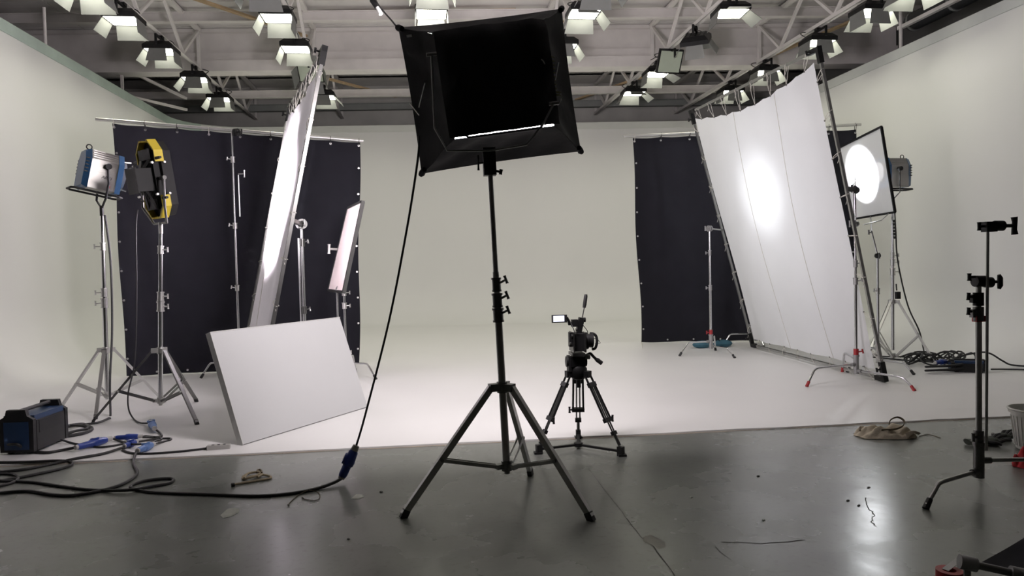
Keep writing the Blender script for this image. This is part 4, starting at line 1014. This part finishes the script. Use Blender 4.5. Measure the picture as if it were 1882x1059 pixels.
# ================================================================== NEAR GRIP STAND ON THE RIGHT
b = F(1800, 918); b = V((P(1799, 900, 4.0).x, 4.0, 0))
fl_ = F(1682, 942); ang = math.degrees(math.atan2(fl_.y-b.y, fl_.x-b.x))
zl = P(1740, 903, 3.9).z
cs = c_stand('near dark steel grip stand at the right edge with vertical arm', b, [ang, -8, 49], [.13, .195, .26], .56, P(1800, 575, 4.0).z, [(P(1803, 515, 4.0).z, .0155)], [], 'worn_steel', 'gunmetal', 'black_rubber', sleeve='gunmetal', kd=(-1, -.5, .1))
def C4(px, py, dy=0.0): return P(px, py, 4.0+dy)
for (y0, y1, m) in ((536, 562, 'black_metal'), (562, 590, 'gunmetal')):
    c = MB().cyl(C4(1798, y1), C4(1798, y0+2), .030, n=14).box(C4(1789, (y0+y1)/2), (.03, .03, .05)).build('collar', m, cs)
    k = MB(); tee_knob(k, C4(1788, (y0+y1)/2-3), (-1, -.2, .12), .035, .008, .012, .045); k.build('knob', 'black_metal', c)
MB().box(C4(1799, 586), (.062, .04, .035)).build('red_mark', 'red_paint', cs, 0)
hd = MB().cyl(C4(1791, 517), C4(1810, 517), .034, n=16).cyl(C4(1810, 519), C4(1822, 519), .032, n=16).build('grip_head', 'black_metal', cs)
k = MB(); tee_knob(k, C4(1793, 509), (-1, -.1, .0), .045, .008, .013, .045); k.build('knob', 'black_metal', hd)
k = MB(); k.cyl(C4(1820, 518), C4(1832, 518), .009, n=8); k.tube([C4(1836, 505), C4(1838, 511), C4(1838, 525), C4(1836, 531)], [.010, .016, .016, .010], 10); k.build('knob', 'black_metal', hd)
MB().cyl(C4(1812.5, 828, -.05), C4(1815.5, 424, -.05), .0085, n=10).build('arm', 'worn_steel', cs)
h2 = MB().box(C4(1818, 417, -.05), (.068, .05, .06)).cyl(C4(1828, 415, -.05), C4(1843, 415, -.05), .031, n=16).build('grip_head', 'black_metal', cs)
k = MB(); tee_knob(k, C4(1808, 416, -.05), (-1, 0, 0), .03, .007, .012, .05); k.build('knob', 'black_metal', h2)
k = MB(); k.cyl(C4(1843, 415, -.05), C4(1862, 415, -.05), .011, n=8); k.tube([C4(1864, 399, -.05), C4(1865, 408, -.05), C4(1864, 422, -.05), C4(1865, 431, -.05)], [.019, .015, .015, .019], 10); k.build('knob', 'black_metal', h2)

# ================================================================== THINGS ON THE FLOOR
def lamp_ballast(label, c, ang, L, W_, H, cat='ballast', big=True):
    c = V(c); a = math.radians(ang); d = V((math.cos(a), math.sin(a), 0)); s = V((-math.sin(a), math.cos(a), 0)); u = V((0, 0, 1)); Rm = Matrix((d, s, u)).transposed()
    root = thing('lamp_ballast', label, cat, c)
    def W(x, y, z): return c+d*x+s*y+u*z
    MB().box(W(0, 0, H*.42+.02), (L*.9, W_*.92, H*.76), Rm).build('body', 'ballast_blue', root, 0)
    for sg in (-1, 1):
        pr = [(-W_/2, .02), (W_/2, .02), (W_/2*1.02, H*.78), (W_*.33, H*.86), (W_*.28, H), (-W_*.28, H), (-W_*.33, H*.86), (-W_/2*1.02, H*.78)]
        x0 = sg*L/2-.02; p0 = [W(x0, y, z) for y, z in pr]; p1 = [W(x0+.04, y, z) for y, z in pr]
        MB().add(p0+p1, [tuple(range(8))[::-1], tuple(range(8, 16))]+[(i, (i+1) % 8, 8+(i+1) % 8, 8+i) for i in range(8)]).build('end_frame', 'black_plastic', root, 0)
        MB().box(W(sg*(L/2+.021), 0, H*.42), (.006, W_*.74, H*.62), Rm).build('end_plate', 'ballast_blue', root, 0)
    for sg in (-1, 1):
        MB().box(W(0, sg*W_*.475, H*.40), (L*.86, .012, H*.68), Rm).build('side_panel', 'ballast_grey', root, 0)
        MB().box(W(.0, sg*W_*.485, H*.58), (L*.72, .012, H*.28), Rm).build('vent_panel', 'black_plastic', root, 0)
    MB().cyl(W(-L/2, 0, H*.95), W(L/2, 0, H*.95), .016, n=10).build('handle', 'ballast_grey', root)
    for x in (-.38, .38):
        for y in (-.35, .35): MB().box(W(x*L, y*W_, .01), (.04, .03, .02), Rm).build('rubber_foot', 'black_rubber', root, 0)
    return root
p1, p2, p3 = F(3, 838), F(52, 841), F(112, 815)
dd = (p3-p2); ang = math.degrees(math.atan2(dd.y, dd.x)); 
lamp_ballast('blue and black lamp ballast box at the left edge of the floor', V(((p1.x+p3.x)/2+.02, (p1.y+p3.y)/2+.02, FLZ)), ang, .46, .26, .36)
lamp_ballast('black and blue ballast box lying by the right wall', V((F(1794, 688).x, F(1794, 688).y+.14, FLZ)), -28, .34, .20, .15)

def floor_cable(label, px, r=.011, z=None, m='black_rubber', **k):
    pts = []
    for q in px:
        f = F(q[0], q[1])
        for _ in range(6):
            zz = (FLZ if f.y > front(f.x) else 0)+r+(q[2] if len(q) > 2 else 0)
            ex = min(.95, max(0, f.x-(XR-COVE-.06))); zz = zz+COVE-math.sqrt(COVE*COVE-ex*ex)
            f = F(q[0], q[1], zz)
        pts.append(f)
    return cable(label, pts, r, m, **k)
def conn(label, a, b, m, r=.030, z=.03, lid=True):
    return inline_plug(label, F(*a, FLZ+z), F(*b, FLZ+z), m, r, lid=lid)
conn('long dark blue plug pair lying next to the left ballast', (138, 823), (205, 806), 'plug_blue', .036, .036)
conn('dark blue socket lying behind the pale blue plugs', (210, 805), (262, 802), 'plug_blue', .028, .03, lid=False)
conn('blue plug partly hidden between two others on the left floor', (228, 820), (252, 812), 'plug_blue', .030, .03)
conn('pale blue plug with grey collar nearest the concrete edge', (252, 829), (283, 816), 'plug_blue_pale', .034, .034)
conn('pale blue plug with round cap standing behind the others', (284, 788), (276, 774), 'plug_blue_pale', .036, .045)
floor_cable('black cable from the far left past the ballast to the long blue plug', [(-40, 812, .05), (0, 818, .06), (30, 817, .08), (52, 828, .01), (85, 832), (118, 827), (138, 823, .02)], .012)
floor_cable('black cable looping from the blue plugs towards the left edge', [(228, 822, .01), (190, 834), (140, 843), (100, 852), (50, 862), (0, 868), (-40, 870)], .011)
floor_cable('black cable loop lying across the edge of the white floor', [(-40, 849), (0, 850), (60, 849), (100, 847), (126, 848), (132, 854), (110, 862), (70, 871), (30, 879), (0, 884), (-30, 888)], .011)
floor_cable('thin black cable coil at the far left on the concrete', [(-20, 873), (10, 871), (30, 874), (32, 882), (15, 890), (-20, 897)], .010)
floor_cable('black cable running from the pale blue plug down onto the concrete', [(252, 829, .02), (247, 840), (245, 852), (252, 866), (248, 876), (225, 890), (190, 901), (140, 910), (100, 910), (50, 903), (0, 906), (-40, 907)], .011)
floor_cable('black cable from the capped plug turning back to the dark socket', [(284, 788, .02), (294, 796), (297, 802), (285, 804), (262, 804, .01)], .010)
floor_cable('black cable loop right of the pale blue plugs', [(283, 816, .02), (300, 812), (314, 808), (310, 806), (290, 807), (255, 812), (235, 818), (226, 826), (238, 832), (270, 834), (330, 830), (382, 824)], .009)
floor_cable('short black cable between the long plug and the loops', [(205, 806, .02), (225, 812), (250, 817, .03), (285, 811, .02), (297, 806, .01), (270, 802), (262, 803)], .009)
floor_cable('black cable from the ballast to the blue plugs', [(112, 808, .03), (130, 814), (146, 817), (180, 822), (205, 820), (230, 815)], .009)
floor_cable('thick dark cable bundle behind the left ballast', [(110, 796, .04), (118, 785, .02), (150, 780), (165, 785), (168, 790), (150, 797), (120, 802), (108, 803)], .016)
floor_cable('second dark cable loop behind the left ballast', [(108, 788, .05), (128, 782, .03), (155, 784, .03), (160, 788, .02), (140, 792, .03), (118, 798, .03)], .013)
# cords coming down from the left lamps
cable('black lamp lead hanging down the far left stand', [hA+V((.05, -.05, -.45)), P(203, 480, 7.95), P(206, 600, 7.9), P(202, 700, 7.8), P(203, 765, 7.7), F(200, 769, .03), F(180, 777, .03), F(150, 781, .03), F(118, 786, .04)], .011)
cable('thin black lead hanging from the yellow cornered lamp to the floor', [hB+V((-.14, -.1, -.3)), P(250, 420, 7.4), P(251, 540, 7.4), P(248, 660, 7.4), P(236, 720, 7.4), P(236, 750, 7.4), F(244, 768, .03), F(256, 777, .025), F(276, 778, .04)], .0075)
t = thing('power_strip', 'slim grey junction stick lying on the white floor', 'power strip', F(402, 822)+V((0, 0, FLZ)))
a_, b_ = F(381, 823, .03), F(423, 820, .03); MB().bar(a_, b_, .05, .035).build('casing', 'grey_plastic', t, 0)
MB().bar(a_-(b_-a_)*.03, a_, .035, .025).build('end_cap', 'black_plastic', t, 0)
for q in (.25, .5, .75): MB().box(lerp(a_, b_, q)+V((0, 0, .018)), (.02, .02, .004)).build('socket', 'black_plastic', t, 0)
t = thing('rope_hank', 'small hank of beige cord lying on the concrete', 'cord', F(462, 882))
MB().tube(spline([F(428, 891, .01), F(440, 889, .008), F(470, 884, .008), (F(494, 880, .008)), F(497, 876, .008), F(480, 873, .012), F(460, 877, .016), F(448, 881, .008), F(447, 876, .012), F(462, 869, .012), F(480, 868, .02), F(470, 875, .025), F(450, 880, .02)], 6), .008, 6).build('cord', 'rope_beige', t)
MB().tube(spline([F(449, 879, .02), F(455, 871, .02), F(472, 868, .025), F(482, 871, .02), F(473, 877, .02)], 6), .008, 6).build('cord', 'rope_beige', t)
MB().tube(spline([F(472, 869, .03), F(474, 864, .03), F(479, 864, .03), F(481, 869, .03)], 5), .007, 6).build('cord', 'canvas_dark', t)
MB().cyl(F(425, 892, .012), F(431, 891, .012), .013, n=10).build('end_knot', 'black_rubber', t)

# right-hand cables
rp = []
for i in range(46):
    a = i*.62; rr = .26+.09*math.sin(i*1.7); c0 = F(1722, 672)
    rp.append(c0+V((rr*math.cos(a)*1.35, rr*math.sin(a)*.8+.08*math.sin(i*.9), FLZ+.02+.07*(1+math.sin(i*2.3)))))
one(MB().tube(spline(rp, 4), .011, 6), 'cable_pile', 'black_rubber', 'tangled black cable pile on the floor by the right stand', 'cable', F(1722, 672), smooth=40)
rp = [F(1702, 689)+V((.16*math.cos(i*.8)*1.6+.25, .05*math.sin(i*.8), FLZ+.015+.006*i)) for i in range(16)]
one(MB().tube(spline(rp, 4), .013, 6), 'cable_coil', 'black_rubber', 'flat black cable bundle in front of the tangled pile', 'cable', F(1720, 690), smooth=40)
inline_plug('blue connector half buried in the right cable pile', F(1718, 667, .12), F(1742, 664, .12), 'plug_blue', .036, lid=False)
cable('black cable arching from the right pile over the ballast to the edge', [F(1735, 670, .08), P(1762, 656, 8.45), P(1800, 648, 8.35), P(1820, 650, 8.3), P(1842, 663, 8.25), P(1860, 671, 8.2), P(1900, 674, 8.1)], .011)
floor_cable('black cable leaving the small ballast along the right wall', [(1822, 679, .03), (1850, 679, .01), (1896, 680)], .010)
floor_cable('black cable trailing from the right pile behind the frame', [(1590, 648), (1620, 655), (1660, 656), (1700, 660), (1735, 657), (1756, 657), (1740, 663), (1690, 664), (1640, 660), (1600, 656)], .010)
cable('black lead with ribbed grip hanging down the right lamp stand', [hR+V((.0, -.03, -.36)), P(1646, 420, 9.3), P(1650, 480, 9.28), P(1668, 560, 9.2), P(1690, 610, 9.1), F(1700, 652, .03), F(1712, 662, .03)], .010)
t = thing('lead_grip', 'ribbed black cable sleeve beside the right lamp stand', 'cable sleeve', P(1644, 425, 9.28))
for i in range(6): MB().cyl(P(1642.6+i*.4, 404+i*6, 9.27), P(1643+i*.4, 409+i*6, 9.27), .022, .016, n=10).build('rib', 'black_rubber', t)
t = thing('inline_switch', 'small black switch box hanging on the right lamp stand', 'switch box', P(1649, 545, 9.3))
MB().box(P(1650, 543, 9.3), (.055, .05, .10)).build('casing', 'black_plastic', t, 0); MB().cyl(P(1648, 534, 9.3), P(1647, 522, 9.3), .009, n=8).build('strain_relief', 'black_rubber', t)
t = thing('sand_bag', 'teal sandbag with black straps behind the far right grip stand', 'sandbag', F(1325, 634)+V((0, .2, FLZ)))
c0 = F(1326, 645)+V((0, .35, FLZ+.06)); MB().ball(c0+V((-.18, 0, 0)), .13, 12, (1.3, .7, .5)).ball(c0+V((.18, .02, 0)), .13, 12, (1.3, .7, .5)).build('bag', 'teal_bag', t)
MB().tube(spline([c0+V((-.1, -.05, .05)), c0+V((0, -.05, .12)), c0+V((.1, -.05, .05))], 5), .014, 6, flat=.4).build('strap', 'black_cloth', t)

# tote bag
def crumple(name, label, cat, c, L, Wd, H, ang, m, seed):
    rnd = random.Random(seed); ph = [rnd.uniform(0, 6.28) for _ in range(8)]; a = math.radians(ang); d = V((math.cos(a), math.sin(a), 0)); s = V((-math.sin(a), math.cos(a), 0))
    root = thing(name, label, cat, c); top = []
    def fn(u, v):
        x, y = 2*u-1, 2*v-1
        edge = max(0, 1-max(abs(x), abs(y))**3)
        hh = H*edge**.55*(.55+.25*math.sin(5*x+ph[0]+2*y)+.20*math.sin(9*y+ph[1]-3*x)+.14*abs(math.sin(7*x-6*y+ph[2]))+.08*math.sin(15*x+ph[3])*math.sin(11*y+ph[4]))
        px = x*L/2*(1-.18*y*y+.06*math.sin(4*y+ph[5])); py = y*Wd/2*(1-.22*x*x+.10*math.sin(3*x+ph[6]))
        return V(c)+d*px+s*py+V((0, 0, max(.004, hh)))
    MB().sheet(fn, 34, 26, .007).build('cloth', m, root, 50)
    return root, fn
bg_c = F(1630, 803); bg_c.y += .02
bag, fn = crumple('tote_bag', 'crumpled beige canvas tote bag lying on the concrete', 'bag', bg_c, .46, .24, .085, -6, 'canvas', 5)
MB().tube(spline([P(1634, 781, bg_c.y), P(1637, 772, bg_c.y), P(1649, 767, bg_c.y), P(1660, 772, bg_c.y-.02), P(1662, 779, bg_c.y-.05), P(1655, 786, bg_c.y-.07), P(1640, 790, bg_c.y-.07), P(1620, 791, bg_c.y-.06)], 6), .013, 8, flat=.3).build('handle', 'canvas_dark', bag)
MB().sheet(lambda u, v: lerp(lerp(F(1664, 797, .05), F(1692, 797, .012), u), lerp(F(1668, 806, .03), F(1688, 800, .006), u), v)+V((0, 0, .02*math.sin(3*u))), 6, 4, .006).build('side_flap', 'canvas_dark', bag)
MB().tube(spline([F(1585, 795, .03), F(1580, 791, .05), F(1580, 786, .06), F(1586, 786, .05), F(1590, 792, .04)], 5), .011, 6, flat=.5).build('handle', 'canvas_dark', bag)
cable('thin dark string trailing from the tote bag', [F(1690, 802, .004), F(1704, 799, .004), F(1716, 801, .004), F(1728, 805, .004)], .003, 'canvas_dark', 'loose_string', cat='string')
# gloves
def glove(label, c, ang, sc, m, seed, zoff=0.0, mirror=1):
    c = V(c)+V((0, 0, zoff)); a = math.radians(ang); d = V((math.cos(a), math.sin(a), 0)); s = V((-math.sin(a), math.cos(a), 0))*mirror
    rnd = random.Random(seed); root = thing('work_glove', label, 'glove', c, 'work gloves on the concrete')
    def W(x, y, z): return c+(d*x+s*y)*sc+V((0, 0, z*sc))
    MB().tube([W(-.02, 0, .02), W(.03, 0, .024), W(.07, 0, .025), W(.10, 0, .021)], [.036*sc, .046*sc, .048*sc, .036*sc], 12, flat=.45).build('palm', m, root)
    MB().tube([W(-.10, 0, .018), W(-.06, .0, .020), W(-.015, 0, .020)], [.046*sc, .038*sc, .035*sc], 12, flat=.42).build('cuff', m, root)
    for k, (y, L, sp) in enumerate(((-.033, .065, -.30), (-.012, .082, -.08), (.011, .085, .10), (.033, .072, .30))):
        z1 = .02+.02*rnd.random()
        MB().tube([W(.085, y, .022), W(.085+L*.5*math.cos(sp), y+L*.5*math.sin(sp), .025+z1*.6), W(.085+L*math.cos(sp), y+L*math.sin(sp), .016+z1)], [.0125*sc, .0125*sc, .009*sc], 8).build('finger', 'black_rubber', root)
    MB().tube([W(.02, .036, .022), W(.05, .065, .024), W(.075, .080, .018)], [.015*sc, .013*sc, .010*sc], 8).build('thumb', 'black_rubber', root)
glove('dark work glove lying flat with fingers spread to the right', F(1838, 812)+V((.0, .03, 0)), 12, 1.15, 'glove_green', 1)
glove('dark work glove behind the near stand with its cuff to the left', F(1806, 818)+V((0, 0, 0)), -8, 1.15, 'glove_green', 2, .004, -1)
# bucket and red rag at the right edge
bk = F(1902, 826)
root = thing('plastic_bucket', 'white plastic bucket cut off by the right edge', 'bucket', bk)
hB_ = .30
MB().lathe([(0, .004), (.115, .004), (.12, .012), (.150, hB_-.03), (.165, hB_-.028), (.168, hB_), (.156, hB_), (.146, hB_-.02), (.114, .02), (0, .02)], bk, 40).build('pail', 'bucket_plastic', root)
MB().tube([bk+V((.167*math.cos(a), .167*math.sin(a), hB_)) for a in [2*math.pi*i/40 for i in range(40)]], .008, 6, closed=True).build('rim', 'bucket_plastic', root)
for i in range(28):
    a = 2*math.pi*i/28; MB().bar(bk+V((.124*math.cos(a), .124*math.sin(a), .03)), bk+V((.148*math.cos(a), .148*math.sin(a), hB_-.05)), .006, .004).build('rib', 'bucket_plastic', root, 0)
MB().tube(spline([bk+V((0, -.168, hB_-.02)), bk+V((.12, -.16, hB_-.10)), bk+V((.17, 0, hB_-.13)), bk+V((.12, .16, hB_-.10)), bk+V((0, .168, hB_-.02))], 5), .004, 6).build('handle', 'alu', root)
crumple('red_rag', 'crumpled red cloth on the concrete in front of the bucket', 'cloth', F(1898, 858), .24, .22, .13, 25, 'red_cloth', 11)

# folded cart in the bottom right corner
q0, q1 = P(1768, 1033, 2.75), P(1960, 1075, 2.62)
root = thing('folding_cart', 'grey tube frame with black canvas panel in the bottom right corner', 'cart', V((q0.x+.2, q0.y, 0)))
dv = (q1-q0).normalized()
MB().cyl(q0, q1, .016, n=12).build('frame_tube', 'gunmetal', root)
MB().cyl(q0-dv*.01+V((0, 0, -.0)), q0+dv*.055, .030, n=16).build('end_collar', 'cast_grey', root)
q2 = lerp(q0, q1, .47); MB().cyl(q2, q2+dv*.055, .028, n=16).build('end_collar', 'cast_grey', root)
for q in (q0+dv*.02, q2+dv*.03, q1):
    MB().cyl(q, V((q.x, q.y, .0)), .014, n=10).build('leg', 'gunmetal', root)
ca, cb, cc, cd = P(1800, 1038, 2.80), q1+V((0, .05, .01)), P(1960, 948, 3.1), P(1886, 990, 3.05)
MB().sheet(lambda u, v: lerp(lerp(ca, cb, u), lerp(cd, cc, u), v)+V((0, 0, -.02*math.sin(math.pi*u)*math.sin(math.pi*v))), 12, 8, .012).build('canvas_panel', 'black_cloth', root)
MB().cyl(cd, V((cd.x, cd.y, 0)), .014, n=10).build('leg', 'gunmetal', root); MB().cyl(cc, V((cc.x, cc.y, 0)), .014, n=10).build('leg', 'gunmetal', root)
tp = F(1745, 1066)
root = thing('tape_roll', 'red tape roll with white tail at the bottom edge', 'tape', tp)
MB().lathe([(.028, 0), (.055, 0), (.055, .045), (.028, .045), (.028, 0)], tp, 24).build('roll', 'red_paint', root)
MB().bar(tp+V((-.02, .0, .047)), tp+V((.07, .03, .075)), .03, .002).build('loose_tail', 'label_white', root, 0)
